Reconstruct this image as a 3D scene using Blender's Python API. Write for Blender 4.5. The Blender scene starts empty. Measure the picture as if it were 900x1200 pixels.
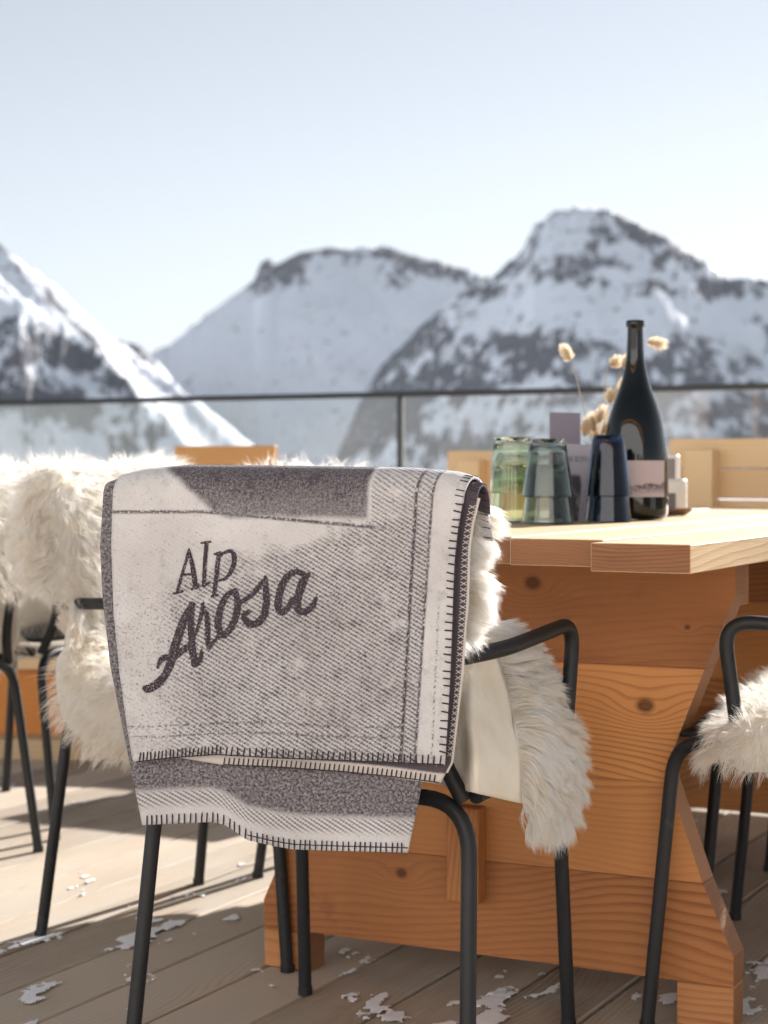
import bpy, math, random
import numpy as np
from mathutils import Vector, Matrix

C = bpy.context.scene.collection
random.seed(7)
RNG = np.random.default_rng(11)
R = math.radians

# ------------------------------------------------------------------ camera, sky, sun, exposure
H = 0.86                       # camera height
F = 2176.0                     # focal length in photo pixels (900 x 1200)
PITCH = math.atan(52.0 / F)
cam_d = bpy.data.cameras.new('camera')
cam_d.sensor_fit = 'VERTICAL'
cam_d.sensor_height = 36.0
cam_d.sensor_width = 27.0
cam_d.lens = 36.0 * F / 1200.0
cam_d.clip_start = 0.05
cam_d.clip_end = 20000.0
cam_d.dof.use_dof = True
cam_d.dof.focus_distance = 2.42
cam_d.dof.aperture_fstop = 6.2
cam = bpy.data.objects.new('camera', cam_d)
C.objects.link(cam)
cam.location = (0, 0, H)
cam.rotation_euler = (R(90) - PITCH, 0, 0)
bpy.context.scene.camera = cam

SUN_AZ, SUN_EL = R(36), R(25)      # azimuth clockwise from +Y
sun_dir = Vector((math.sin(SUN_AZ) * math.cos(SUN_EL), math.cos(SUN_AZ) * math.cos(SUN_EL), math.sin(SUN_EL)))
w = bpy.data.worlds.new('World')
bpy.context.scene.world = w
w.use_nodes = True
nt = w.node_tree
sky = nt.nodes.new('ShaderNodeTexSky')
sky.sky_type = 'NISHITA'
sky.sun_disc = False
sky.sun_elevation = SUN_EL
sky.sun_rotation = SUN_AZ
sky.altitude = 2000
sky.air_density = 1.0
sky.dust_density = 0.5
sky.ozone_density = 1.0
bg = nt.nodes['Background']
bg.inputs['Strength'].default_value = 0.05
hs = nt.nodes.new('ShaderNodeHueSaturation')
hs.inputs['Saturation'].default_value = 0.36
nt.links.new(sky.outputs[0], hs.inputs['Color'])
nt.links.new(hs.outputs[0], bg.inputs['Color'])
sun_l = bpy.data.lights.new('sun', 'SUN')
sun_l.energy = 5.0
sun_l.angle = R(0.5)
sun_l.color = (1.0, 0.96, 0.92)
sun = bpy.data.objects.new('sun', sun_l)
C.objects.link(sun)
sun.rotation_euler = (-sun_dir).to_track_quat('-Z', 'Y').to_euler()
vs = bpy.context.scene.view_settings
vs.view_transform = 'Standard'
vs.look = 'None'
vs.gamma = 1.0
vs.use_curve_mapping = False
vs.exposure = 1.32
cy = bpy.context.scene.cycles
cy.max_bounces = 10
cy.diffuse_bounces = 6
cy.transparent_max_bounces = 12
cy.caustics_reflective = False
cy.caustics_refractive = False

# ------------------------------------------------------------------ helpers
CP, SP = math.cos(PITCH), math.sin(PITCH)


def ray(px, py):
    """Direction from the camera through a photo pixel, with y = 1."""
    x = (px - 450.0) / F
    y = -(py - 600.0) / F
    d = (x, CP + y * SP, y * CP - SP)
    return np.array([d[0] / d[1], 1.0, d[2] / d[1]])


def P(px, py, D):
    r = ray(px, py) * D
    return np.array([r[0], r[1], H + r[2]])


def tag(o, label=None, cat=None, group=None, kind=None):
    if label: o['label'] = label
    if cat: o['category'] = cat
    if group: o['group'] = group
    if kind: o['kind'] = kind
    return o


def empty(name, loc=(0, 0, 0), rz=0.0):
    o = bpy.data.objects.new(name, None)
    C.objects.link(o)
    o.location = loc
    o.rotation_euler = (0, 0, rz)
    o.empty_display_size = 0.05
    return o


def link_mesh(name, me, mats, parent=None):
    o = bpy.data.objects.new(name, me)
    C.objects.link(o)
    for m in (mats if isinstance(mats, (list, tuple)) else [mats]):
        me.materials.append(m)
    if parent is not None:
        o.parent = parent
    return o


def np_mesh(name, V, Fq, uv=None, smooth=False):
    """Mesh from numpy vertices and quads (n,4) or tris (n,3)."""
    me = bpy.data.meshes.new(name)
    V = np.asarray(V, dtype=np.float32)
    Fq = np.asarray(Fq, dtype=np.int32)
    n, k = Fq.shape
    me.vertices.add(len(V))
    me.vertices.foreach_set('co', V.ravel())
    me.loops.add(n * k)
    me.loops.foreach_set('vertex_index', Fq.ravel())
    me.polygons.add(n)
    me.polygons.foreach_set('loop_start', np.arange(0, n * k, k, dtype=np.int32))
    try:
        me.polygons.foreach_set('loop_total', np.full(n, k, dtype=np.int32))
    except Exception:
        pass
    me.polygons.foreach_set('use_smooth', np.full(n, smooth, dtype=bool))
    if uv is not None:
        l = me.uv_layers.new(name='UVMap')
        l.data.foreach_set('uv', np.asarray(uv, dtype=np.float32)[Fq.ravel()].ravel())
    me.update()
    me.validate()
    return me


def grid_faces(nu, nv, closed_u=False):
    i = np.arange(nu if closed_u else nu - 1)
    j = np.arange(nv - 1)
    I, J = np.meshgrid(i, j, indexing='ij')
    I2 = (I + 1) % nu
    return np.stack([I * nv + J, I2 * nv + J, I2 * nv + J + 1, I * nv + J + 1], -1).reshape(-1, 4)


class MB:
    """Collects boxes, prisms, tubes and lathes and links them as one mesh object."""
    def __init__(s):
        s.v = []; s.f = []; s.uv = []; s.mi = []; s.sm = []

    def add(s, verts, faces, uvs=None, mi=0, smooth=False):
        b = len(s.v)
        s.v += [tuple(map(float, p)) for p in verts]
        for k, f in enumerate(faces):
            s.f.append(tuple(b + i for i in f))
            s.uv.append(uvs[k] if uvs else [(0, 0)] * len(f))
            s.mi.append(mi[k] if isinstance(mi, list) else mi)
            s.sm.append(smooth)

    def box(s, x0, x1, y0, y1, z0, z1, grain=0, off=(0, 0), tf=None, endmat=1, bev=0.002):
        """Box with wood UVs in metres; the two faces across the grain get material slot endmat."""
        poly = [(x0, y0), (x1, y0), (x1, y1), (x0, y1)]
        b = min(bev, (x1 - x0) / 3, (y1 - y0) / 3, (z1 - z0) / 3)
        # chamfered box: 24 verts
        X = (x0, x1); Y = (y0, y1); Z = (z0, z1)
        vs_ = []; idx = {}
        for i in (0, 1):
            for j in (0, 1):
                for k in (0, 1):
                    c = (X[i], Y[j], Z[k]); sg = (1 - 2 * i, 1 - 2 * j, 1 - 2 * k)
                    for a in range(3):
                        p = [c[q] + (0 if q == a else sg[q] * b) for q in range(3)]
                        idx[(i, j, k, a)] = len(vs_); vs_.append(p)
        fs = []; nrm = []
        for a in range(3):
            o1, o2 = [q for q in range(3) if q != a]
            for e in (0, 1):
                q = []
                for (m, n) in ((0, 0), (1, 0), (1, 1), (0, 1)):
                    key = [0, 0, 0]; key[a] = e; key[o1] = m; key[o2] = n
                    q.append(idx[tuple(key) + (a,)])
                flip = (e == 0) if a != 1 else (e == 1)
                fs.append(q[::-1] if flip else q); nrm.append(a)
        for a in range(3):          # edge faces: between axis p and q faces
            p_, q_ = [t for t in range(3) if t != a]
            for m in (0, 1):
                for n in (0, 1):
                    k0 = [0, 0, 0]; k0[p_] = m; k0[q_] = n
                    k1 = list(k0); k0[a] = 0; k1[a] = 1
                    k0 = tuple(k0); k1 = tuple(k1)
                    fs.append([idx[k0 + (p_,)], idx[k1 + (p_,)], idx[k1 + (q_,)], idx[k0 + (q_,)]]); nrm.append(p_ if p_ != grain else q_)
        for i in (0, 1):
            for j in (0, 1):
                for k in (0, 1):
                    fs.append([idx[(i, j, k, a)] for a in range(3)]); nrm.append(2)
        uvs = []; mi = []
        for f, a in zip(fs, nrm):
            cross = [q for q in range(3) if q != grain and q != a]
            l = []
            for vi in f:
                p = vs_[vi]
                if a == grain:
                    o = [q for q in range(3) if q != grain]
                    l.append((p[o[0]] + off[0], p[o[1]] + off[1]))
                else:
                    l.append((p[grain] + off[0], p[cross[0]] + off[1] + 0.37 * a))
            uvs.append(l); mi.append(endmat if a == grain else 0)
        if tf is not None:
            vs_ = [tuple(tf @ Vector(p)) for p in vs_]
        s.add(vs_, fs, uvs, mi)

    def prism(s, poly, y0, y1, off=(0, 0), endmat=1):
        """Polygon in x-z (counter-clockwise seen from -y) extruded along y; grain along x."""
        n = len(poly)
        vs_ = [(x, y0, z) for x, z in poly] + [(x, y1, z) for x, z in poly]
        fs = [list(range(n)), list(range(2 * n - 1, n - 1, -1))]
        uvs = [[(vs_[i][0] + off[0], vs_[i][2] + off[1]) for i in f] for f in fs]
        mi = [0, 0]
        for i in range(n):
            j = (i + 1) % n
            f = [j, i, n + i, n + j]
            dx = abs(poly[i][0] - poly[j][0]); dz = abs(poly[i][1] - poly[j][1])
            fs.append(f)
            if dz > dx * 0.5:
                uvs.append([(vs_[q][1] + off[0], vs_[q][2] + off[1]) for q in f]); mi.append(endmat)
            else:
                uvs.append([(vs_[q][0] + off[0], vs_[q][1] + off[1]) for q in f]); mi.append(0)
        s.add(vs_, fs, uvs, mi)

    def tube(s, pts, r, seg=14, caps=True, mi=0):
        pts = [Vector(p) for p in pts]
        n = len(pts)
        rr = r if isinstance(r, (list, tuple)) else [r] * n
        t0 = (pts[1] - pts[0]).normalized()
        up = Vector((0, 0, 1)) if abs(t0.z) < 0.9 else Vector((1, 0, 0))
        nx = t0.cross(up).normalized()
        vs_ = []; uvs_ = []
        L = 0
        for i, p in enumerate(pts):
            t = (pts[min(i + 1, n - 1)] - pts[max(i - 1, 0)]).normalized()
            nx = (nx - t * nx.dot(t)).normalized()
            ny = t.cross(nx)
            if i: L += (p - pts[i - 1]).length
            for k in range(seg):
                a = 2 * math.pi * k / seg
                vs_.append(p + (nx * math.cos(a) + ny * math.sin(a)) * rr[i])
                uvs_.append((L, k / seg))
        fs = []; fu = []
        for i in range(n - 1):
            for k in range(seg):
                k2 = (k + 1) % seg
                f = [i * seg + k, i * seg + k2, (i + 1) * seg + k2, (i + 1) * seg + k]
                fs.append(f); fu.append([uvs_[q] for q in f])
        s.add(vs_, fs, fu, mi, True)
        if caps:
            s.add([vs_[k] for k in range(seg)], [list(range(seg))[::-1]], None, mi)
            s.add([vs_[(n - 1) * seg + k] for k in range(seg)], [list(range(seg))], None, mi)

    def lathe(s, prof, seg=40, loc=(0, 0, 0), mi=0, smooth=True, tf=None):
        vs_ = []; uvs_ = []
        for i, (r, z) in enumerate(prof):
            for k in range(seg):
                a = 2 * math.pi * k / seg
                p = Vector((r * math.cos(a), r * math.sin(a), z))
                if tf is not None: p = tf @ p
                vs_.append(p + Vector(loc)); uvs_.append((k / seg, z))
        fs = []; fu = []
        for i in range(len(prof) - 1):
            for k in range(seg):
                k2 = (k + 1) % seg
                f = [i * seg + k, i * seg + k2, (i + 1) * seg + k2, (i + 1) * seg + k]
                fs.append(f); fu.append([uvs_[q] for q in f])
        s.add(vs_, fs, fu, mi, smooth)

    def build(s, name, mats, parent=None):
        me = bpy.data.meshes.new(name)
        me.from_pydata(s.v, [], s.f)
        l = me.uv_layers.new(name='UVMap')
        flat = [c for fu in s.uv for c in fu]
        l.data.foreach_set('uv', np.array(flat, dtype=np.float32).ravel())
        me.polygons.foreach_set('material_index', np.array(s.mi, dtype=np.int32))
        me.polygons.foreach_set('use_smooth', np.array(s.sm, dtype=bool))
        me.update()
        return link_mesh(name, me, mats, parent)


def rounded(pts, rad, n=7):
    """Polyline with its corners rounded (quadratic fillets)."""
    pts = [Vector(p) for p in pts]
    out = [pts[0]]
    for i in range(1, len(pts) - 1):
        a, b, c = pts[i - 1], pts[i], pts[i + 1]
        r1 = min(rad, (a - b).length * 0.48); r2 = min(rad, (c - b).length * 0.48)
        p0 = b + (a - b).normalized() * r1; p2 = b + (c - b).normalized() * r2
        for k in range(n + 1):
            t = k / n
            out.append(p0 * (1 - t) ** 2 + b * 2 * t * (1 - t) + p2 * t * t)
    out.append(pts[-1])
    return out


def spline(pts, n):
    """Catmull-Rom through points (k,d) sampled n times, numpy."""
    p = np.asarray(pts, float)
    q = np.vstack([2 * p[0] - p[1], p, 2 * p[-1] - p[-2]])
    seg = np.linalg.norm(np.diff(p, axis=0), axis=1)
    cum = np.concatenate([[0], np.cumsum(seg)])
    t = np.linspace(0, cum[-1] * 0.999999, n)
    i = np.clip(np.searchsorted(cum, t, side='right') - 1, 0, len(p) - 2)
    u = ((t - cum[i]) / seg[i])[:, None]
    a, b, c, d = q[i], q[i + 1], q[i + 2], q[i + 3]
    return 0.5 * ((2 * b) + (-a + c) * u + (2 * a - 5 * b + 4 * c - d) * u ** 2 + (-a + 3 * b - 3 * c + d) * u ** 3)


def interp(tab, x):
    tab = np.asarray(tab, float)
    return np.interp(x, tab[:, 0], tab[:, 1])


# value noise
_T = np.random.default_rng(5).random((256, 256))


def vnoise(x, y):
    xi = np.floor(x).astype(int); yi = np.floor(y).astype(int)
    fx = x - xi; fy = y - yi
    fx = fx * fx * (3 - 2 * fx); fy = fy * fy * (3 - 2 * fy)
    g = lambda a, b: _T[a & 255, b & 255]
    return (g(xi, yi) * (1 - fx) + g(xi + 1, yi) * fx) * (1 - fy) + (g(xi, yi + 1) * (1 - fx) + g(xi + 1, yi + 1) * fx) * fy


def fbm(x, y, o=5, gain=0.5):
    s = 0; a = 1; n = 0
    for i in range(o):
        s = s + a * vnoise(x * 2 ** i + 17.3 * i, y * 2 ** i + 5.1 * i); n += a; a *= gain
    return s / n


def ridged(x, y, o=5, gain=0.55):
    s = 0; a = 1; n = 0
    for i in range(o):
        s = s + a * (1 - np.abs(2 * vnoise(x * 2 ** i + 31.7 * i, y * 2 ** i + 9.7 * i) - 1)); n += a; a *= gain
    return s / n


# ------------------------------------------------------------------ material kit
class M:
    def __init__(s, name):
        s.m = bpy.data.materials.new(name); s.m.use_nodes = True
        s.nt = s.m.node_tree; s.b = s.nt.nodes['Principled BSDF']; s.out = s.nt.nodes['Material Output']

    def n(s, t, **kw):
        x = s.nt.nodes.new(t)
        for k, v in kw.items(): setattr(x, k, v)
        return x

    def put(s, sock, v):
        if v is None: return
        if hasattr(v, 'is_linked') or hasattr(v, 'links'):
            s.nt.links.new(v, sock)
        else:
            sock.default_value = v

    def math(s, op, a, b=None, c=None, clamp=False):
        x = s.n('ShaderNodeMath', operation=op, use_clamp=clamp)
        s.put(x.inputs[0], a); s.put(x.inputs[1], b); s.put(x.inputs[2], c)
        return x.outputs[0]

    def add(s, a, b): return s.math('ADD', a, b)
    def sub(s, a, b): return s.math('SUBTRACT', a, b)
    def mul(s, a, b): return s.math('MULTIPLY', a, b)
    def mx(s, a, b): return s.math('MAXIMUM', a, b)
    def mn(s, a, b): return s.math('MINIMUM', a, b)

    def ss(s, x, lo, hi):
        n = s.n('ShaderNodeMapRange', interpolation_type='SMOOTHSTEP')
        s.put(n.inputs[0], x); s.put(n.inputs[1], lo); s.put(n.inputs[2], hi)
        n.inputs[3].default_value = 0; n.inputs[4].default_value = 1
        return n.outputs[0]

    def band(s, x, c, hw, soft):
        d = s.math('ABSOLUTE', s.sub(x, c))
        return s.sub(1.0, s.ss(d, max(hw - soft, 0.0), hw + soft))

    def uv(s):
        t = s.n('ShaderNodeTexCoord'); q = s.n('ShaderNodeSeparateXYZ')
        s.nt.links.new(t.outputs['UV'], q.inputs[0])
        return q.outputs[0], q.outputs[1]

    def obj(s):
        t = s.n('ShaderNodeTexCoord'); q = s.n('ShaderNodeSeparateXYZ')
        s.nt.links.new(t.outputs['Object'], q.inputs[0])
        return q.outputs[0], q.outputs[1], q.outputs[2]

    def vec(s, x, y, z=0.0):
        q = s.n('ShaderNodeCombineXYZ')
        s.put(q.inputs[0], x); s.put(q.inputs[1], y); s.put(q.inputs[2], z)
        return q.outputs[0]

    def noise(s, v, scale, detail=2.0, rough=0.5, dist=0.0):
        q = s.n('ShaderNodeTexNoise')
        s.put(q.inputs['Vector'], v)
        q.inputs['Scale'].default_value = scale; q.inputs['Detail'].default_value = detail
        q.inputs['Roughness'].default_value = rough; q.inputs['Distortion'].default_value = dist
        return q.outputs[0]

    def mix(s, f, a, b):
        q = s.n('ShaderNodeMix', data_type='RGBA')
        s.put(q.inputs[0], f)
        for sock, v in ((q.inputs[6], a), (q.inputs[7], b)):
            if isinstance(v, tuple) and len(v) == 3: v = v + (1,)
            s.put(sock, v)
        return q.outputs[2]

    def bump(s, h, strength=0.3, dist=0.002):
        q = s.n('ShaderNodeBump')
        s.put(q.inputs['Height'], h); q.inputs['Strength'].default_value = strength; q.inputs['Distance'].default_value = dist
        s.nt.links.new(q.outputs[0], s.b.inputs['Normal'])
        return q.outputs[0]

    def base(s, c, rough=0.6, spec=0.5, metal=0.0):
        if isinstance(c, tuple) and len(c) == 3: c = c + (1,)
        s.put(s.b.inputs['Base Color'], c)
        s.put(s.b.inputs['Roughness'], rough)
        s.b.inputs['Specular IOR Level'].default_value = spec
        s.b.inputs['Metallic'].default_value = metal


def plain(name, c, rough=0.5, spec=0.5, metal=0.0, var=0.12, nscale=30.0):
    m = M(name)
    t = m.n('ShaderNodeTexCoord')
    nz = m.noise(t.outputs['Object'], nscale, 4.0)
    k = m.add(m.mul(m.sub(nz, 0.5), var * 2), 1.0)
    q = m.n('ShaderNodeVectorMath', operation='SCALE')
    q.inputs[0].default_value = c; m.put(q.inputs['Scale'], k)
    m.base(q.outputs[0], rough, spec, metal)
    return m.m


def wood(name, light, dark, ring=0.011, rough=0.6, knots=(), fib=0.35, weather=0.0, contrast=1.0, tones=()):
    """Sawn softwood: UV in metres, u along the grain."""
    m = M(name)
    u, v = m.uv()
    n0 = m.noise(m.vec(m.mul(u, 1.6), m.mul(v, 7.0)), 1.0, 3.0, 0.55)
    n1 = m.noise(m.vec(m.mul(u, 1.3), m.mul(v, 2.6)), 1.0, 1.5)
    c = m.add(v, m.add(m.mul(n0, 0.045), m.mul(n1, 0.22)))
    c0 = c
    core = None
    for (ku, kv, kr) in knots:
        du = m.sub(u, ku); dv = m.sub(v, kv)
        r2 = m.add(m.math('POWER', m.mul(du, 0.34 / kr), 2.0), m.math('POWER', m.mul(dv, 0.62 / kr), 2.0))
        g = m.math('EXPONENT', m.mul(r2, -1.0))
        dist = m.math('SQRT', m.add(m.math('POWER', m.mul(du, 0.42), 2.0), m.math('POWER', dv, 2.0)))
        dist = m.mul(dist, 1.9)
        dist = m.add(dist, m.mul(m.noise(m.vec(m.mul(u, 30.0), m.mul(v, 30.0)), 1.0), 0.012))
        dist = m.add(m.add(m.sub(c0, v), kv), dist)
        f = m.n('ShaderNodeMix', data_type='FLOAT')
        m.put(f.inputs[0], g); m.put(f.inputs[2], c); m.put(f.inputs[3], dist); c = f.outputs[0]
        k = m.sub(1.0, m.ss(m.math('SQRT', m.add(m.math('POWER', m.mul(du, 0.8), 2.0), m.math('POWER', dv, 2.0))), kr * 0.45, kr * 1.15))
        core = k if core is None else m.mx(core, k)
    ph = m.math('FRACT', m.mul(c, 1.0 / ring))
    late = m.mul(m.ss(ph, 0.35, 0.9), m.sub(1.0, m.ss(ph, 0.93, 1.0)))
    fiber = m.noise(m.vec(m.mul(u, 9.0), m.mul(v, 420.0)), 1.0, 3.0, 0.6)
    tone = m.noise(m.vec(m.mul(u, 1.1), m.mul(v, 2.7)), 1.0, 3.0)
    amt = m.noise(m.vec(m.mul(u, 0.5), m.mul(v, 3.1), 3.0), 1.0, 2.0)
    fac = m.add(m.mul(late, m.mul(m.ss(amt, 0.35, 0.7), 0.42 * contrast)), m.mul(m.sub(fiber, 0.5), fib))
    fac = m.add(fac, m.mul(m.sub(tone, 0.5), 0.9))
    chk = m.noise(m.vec(m.mul(u, 2.2), m.mul(v, 75.0), 5.0), 1.0, 2.0, 0.5)
    fac = m.add(fac, m.mul(m.ss(chk, 0.76, 0.80), 0.9))
    smu = m.noise(m.vec(m.mul(u, 5.0), m.mul(v, 6.0), 9.0), 1.0, 5.0, 0.7)
    fac = m.add(fac, m.mul(m.ss(smu, 0.58, 0.75), 0.22))
    plk = m.noise(m.vec(m.mul(m.math('FLOOR', m.mul(v, 1 / 1.5)), 3.37), 0.5), 1.0, 0.0)
    fac = m.add(fac, m.mul(m.sub(plk, 0.5), 1.5))
    for (off_, tn, lt) in tones:
        on = m.math('COMPARE', v, off_ + 0.4, 0.9)
        fac = m.add(fac, m.mul(on, m.add(tn, m.mul(late, lt))))
    fac = m.math('ADD', fac, 0.22, clamp=True)
    col = m.mix(fac, light, dark)
    if core is not None:
        col = m.mix(m.mul(core, 0.8), col, m.mix(m.ss(m.add(core, m.mul(fiber, 0.5)), 0.9, 1.35), tuple(x * 0.75 for x in dark), tuple(x * 0.22 for x in dark)))
    if weather > 0:
        wn = m.noise(m.vec(m.mul(u, 2.3), m.mul(v, 9.0), 7.0), 1.0, 5.0, 0.65)
        col = m.mix(m.mul(m.ss(wn, 0.35, 0.75), weather), col, (0.46, 0.43, 0.38))
    m.base(col, rough, 0.35)
    m.bump(m.add(m.mul(late, 0.5), fiber), 0.25, 0.0015)
    return m.m


LARCH_L = (0.60, 0.29, 0.11); LARCH_D = (0.27, 0.095, 0.035)
m_larch = wood('larch_wood', LARCH_L, LARCH_D)
m_trestle = wood('larch_trestle', (0.62, 0.275, 0.092), (0.22, 0.072, 0.024), 0.0125, tones=((3.0, 0.32, -0.05), (6.0, -0.30, 0.45), (9.0, 0.30, 0.05), (12.0, 0.02, 0.0)),
                 knots=((0.273, 6.491, 0.015), (0.084, 3.676, 0.015), (-0.15, 12.187, 0.011), (0.34, 3.615, 0.005)))
m_end = wood('larch_end_grain', (0.34, 0.155, 0.068), (0.19, 0.078, 0.034), 0.006, fib=0.8)
m_top = wood('larch_tabletop', (0.68, 0.53, 0.34), (0.50, 0.32, 0.155), 0.014)  # paler than the other larch: sunlight on the tabletop is put into the colour
m_pine = wood('pale_pine', (0.78, 0.58, 0.34), (0.60, 0.38, 0.18), 0.014, knots=((0.30, 0.85, 0.02),))
m_orange = wood('orange_larch', (0.62, 0.34, 0.13), (0.40, 0.17, 0.05), 0.014)
m_box = wood('deep_orange_larch', (0.66, 0.27, 0.065), (0.40, 0.13, 0.025), 0.014)
m_deck = wood('weathered_deck', (0.54, 0.445, 0.34), (0.20, 0.145, 0.10), 0.010, rough=0.75, fib=0.7, weather=0.55)
m_steel = plain('black_powder_coat', (0.013, 0.014, 0.016), 0.45, 0.4, 0.0, 0.2, 60)
_s = M('scuffed_black_steel'); _t = _s.n('ShaderNodeTexCoord')
_a = _s.noise(_t.outputs['Object'], 45.0, 6.0, 0.7); _b = _s.noise(_t.outputs['Object'], 700.0, 2.0, 0.6); _c = _s.noise(_t.outputs['Object'], 9.0, 5.0, 0.7)
_s.base(_s.mix(_s.mul(_s.ss(_s.add(_a, _s.mul(_s.sub(_c, 0.5), 0.6)), 0.60, 0.78), 0.5), (0.012, 0.013, 0.015), (0.06, 0.058, 0.055)), _s.add(0.36, _s.mul(_c, 0.25)), 0.4)
_s.bump(_s.add(_b, _a), 0.25, 0.0006)
m_steel = _s.m
m_under = plain('dark_subframe', (0.03, 0.025, 0.02), 0.9)

# ------------------------------------------------------------------ ground and mountains
def build_land():
    # one sheet to the horizon, far below the terrace
    n = 60
    g = np.linspace(-1, 1, n)
    X, Y = np.meshgrid(np.sign(g) * np.abs(g) ** 2 * 9000, np.sign(g) * np.abs(g) ** 2 * 9000, indexing='ij')
    Z = -16.0 + (fbm(X / 300 + 50, Y / 300 + 50, 3) - 0.5) * 6
    me = np_mesh('snow_ground', np.stack([X, Y, Z], -1).reshape(-1, 3), grid_faces(n, n), smooth=True)
    m = M('valley_snow'); t = m.n('ShaderNodeTexCoord')
    m.base(m.mix(m.noise(t.outputs['Object'], 0.02, 5.0), (0.80, 0.82, 0.86), (0.72, 0.75, 0.80)), 0.7, 0.3)
    tag(link_mesh('snow_ground', me, m.m), kind='structure')

    na, nd = 760, 420
    a = np.linspace(-0.40, 0.36, na)            # x / y
    d = 500 * (4200 / 500.0) ** np.linspace(0, 1, nd)
    A, Dm = np.meshgrid(a, d, indexing='ij')
    PX = 450 + A * F
    X = A * Dm; Y = Dm
    far = lambda tab: interp(tab, PX)
    # centre massif, 3000 m
    sil_c = [(-400, 470), (120, 430), (180, 408), (200, 400), (230, 376), (262, 350), (298, 326), (306, 302), (316, 299), (326, 306), (345, 297), (380, 287), (430, 285),
             (460, 288), (490, 298), (520, 305), (555, 316), (600, 330), (700, 380), (1300, 470)]
    sil_r = [(-400, 620), (380, 560), (420, 470), (440, 432), (500, 372), (540, 340), (575, 322), (590, 308), (612, 290), (625, 262), (650, 244), (680, 239), (720, 245),
             (760, 265), (800, 286), (830, 305), (855, 323), (875, 318), (900, 325), (960, 300), (1050, 340), (1300, 420)]
    sil_b = [(-400, 380), (100, 372), (135, 392), (160, 396), (185, 418), (230, 470), (300, 560), (1300, 700)]
    def wall(tab, d0, sf, sb, jag=0.0, cur=0.0):
        y = far(tab)
        if jag: y = y + (fbm(PX / 9.0, PX * 0 + 3.3, 4, 0.6) - 0.5) * jag * np.exp(-np.abs(d0 - Dm) / 45.0)
        kern = np.exp(-np.linspace(-2.2, 2.2, 161) ** 2); kern /= kern.sum()
        row = y[:, 0] if y.ndim == 2 else y
        sm = np.convolve(np.pad(row, 80, mode='edge'), kern, mode='valid')[:, None]
        wg = np.exp(-np.maximum(d0 - Dm, 0) / 130.0)
        y = y * wg + sm * (1 - wg)
        z0 = H + (548 - y) / F * d0
        df = np.maximum(d0 - Dm, 0); db = np.maximum(Dm - d0, 0)
        return z0 - sf * df * (1 + cur * df / 600.0) - sb * db
    n_big = ridged(X / 300.0 + Y / 700.0, Y / 260.0, 5)
    n_mid = ridged(X / 90.0 + 9 + Y / 150.0, Y / 75.0, 5)
    zc = wall(sil_c, 3000, 0.80, 1.2, 9)
    dfc = np.clip((3000 - Dm) / 350.0, 0, 1)
    rockc = np.clip(1.25 - (3000 - Dm) / 130.0, 0, 1) * np.clip((PX - 285) / 30.0, 0, 1) * (0.35 + 0.65 * fbm(PX / 40.0, PX * 0 + 1, 3))
    zc = zc + (n_big - 0.62) * 30 * dfc + (n_mid - 0.6) * (14 * np.clip((3000 - Dm) / 120, 0, 1) + 10 * rockc)
    zr = wall(sil_r, 2350, 0.98, 1.3, 12, 0.0)
    dfr = np.clip((2350 - Dm) / 220.0, 0, 1)
    zr = zr + ((n_big - 0.6) * 60 + (n_mid - 0.6) * 26) * (0.12 + 0.88 * dfr)
    zb = wall(sil_b, 2600, 0.9, 1.2, 6) + (n_mid - 0.6) * 20 * np.clip((2600 - Dm) / 150, 0, 1)
    # left mountain: a pyramid of three faces
    ny = fbm(X / 45 + 3, Y / 45, 4) - 0.5
    streak = ridged((X * 0.6 + Y * 0.8) / 26.0, (X * 0.8 - Y * 0.6) / 120.0, 4) - 0.6
    pa = 138.9 - 0.62 * (X + 273) + 0.45 * (Y - 1380) + 16 * streak
    pb = 158 - 0.33 * (X + 273) + 1.15 * (Y - 1380) + 34 * (ridged(X / 55, Y / 60, 4) - 0.6)
    pc = 169.7 - 0.93 * (X + 293.7) - 0.50 * (Y - 1420)
    zl = np.minimum(np.minimum(pa, pb), pc) + ny * 14
    base = -18 + (fbm(X / 200, Y / 200, 4) - 0.5) * 14 + np.clip((Dm - 700) / 2500, 0, 1) * 20
    stack = np.stack([base, zc, zr, zb, zl])
    Z = stack.max(0); which = stack.argmax(0)
    # rock cover per vertex: where ground is steep and broken
    gz = np.gradient(Z, axis=0) / np.maximum(np.gradient(X, axis=0), 1e-3)
    gy = np.gradient(Z, axis=1) / np.maximum(np.gradient(Y, axis=1), 1e-3)
    steep = np.sqrt(gz ** 2 + gy ** 2)
    patch = 0.5 + (0.45 * fbm(X / 75.0 + 3, Z / 50.0 + Y / 160, 3, 0.6) + 0.55 * fbm((X + 0.5 * Z) / 22.0 + 3, (Z - 0.3 * X) / 15.0 + Y / 60, 5, 0.65) - 0.5) * 1.25
    rk = np.zeros_like(Z)
    py = 548 - (Z - H) / Dm * F
    mr = which == 2
    spur = np.clip((560 - PX) / 130.0, 0, 1) * np.clip((py - 320) / 60.0, 0, 1)
    crest = np.clip(1 - (py - far(sil_r)) / 40.0, 0, 1)
    rk = np.where(mr, (patch - 0.52) * 4.6 + 0.36 * spur + 0.34 * crest + 0.40 + 0.22 * np.clip((py - 375) / 40.0, 0, 1), rk)
    mc = which == 1
    cr = np.clip(1 - (py - far(sil_c)) / 52.0, 0, 1) * np.clip((PX - 280) / 25.0, 0, 1)
    cr *= 0.55 + 0.6 * np.exp(-((PX - 325) / 40.0) ** 2) + 0.4 * np.exp(-((PX - 470) / 55.0) ** 2)
    rk = np.where(mc, (patch - 0.55) * 3.4 + 1.7 * cr - 0.26, rk)
    ml = which == 4
    isb = (pb < pa) & (pb < pc)
    crl = np.clip(1 - (pa - pb + 60) / 60.0, 0, 1)
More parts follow.
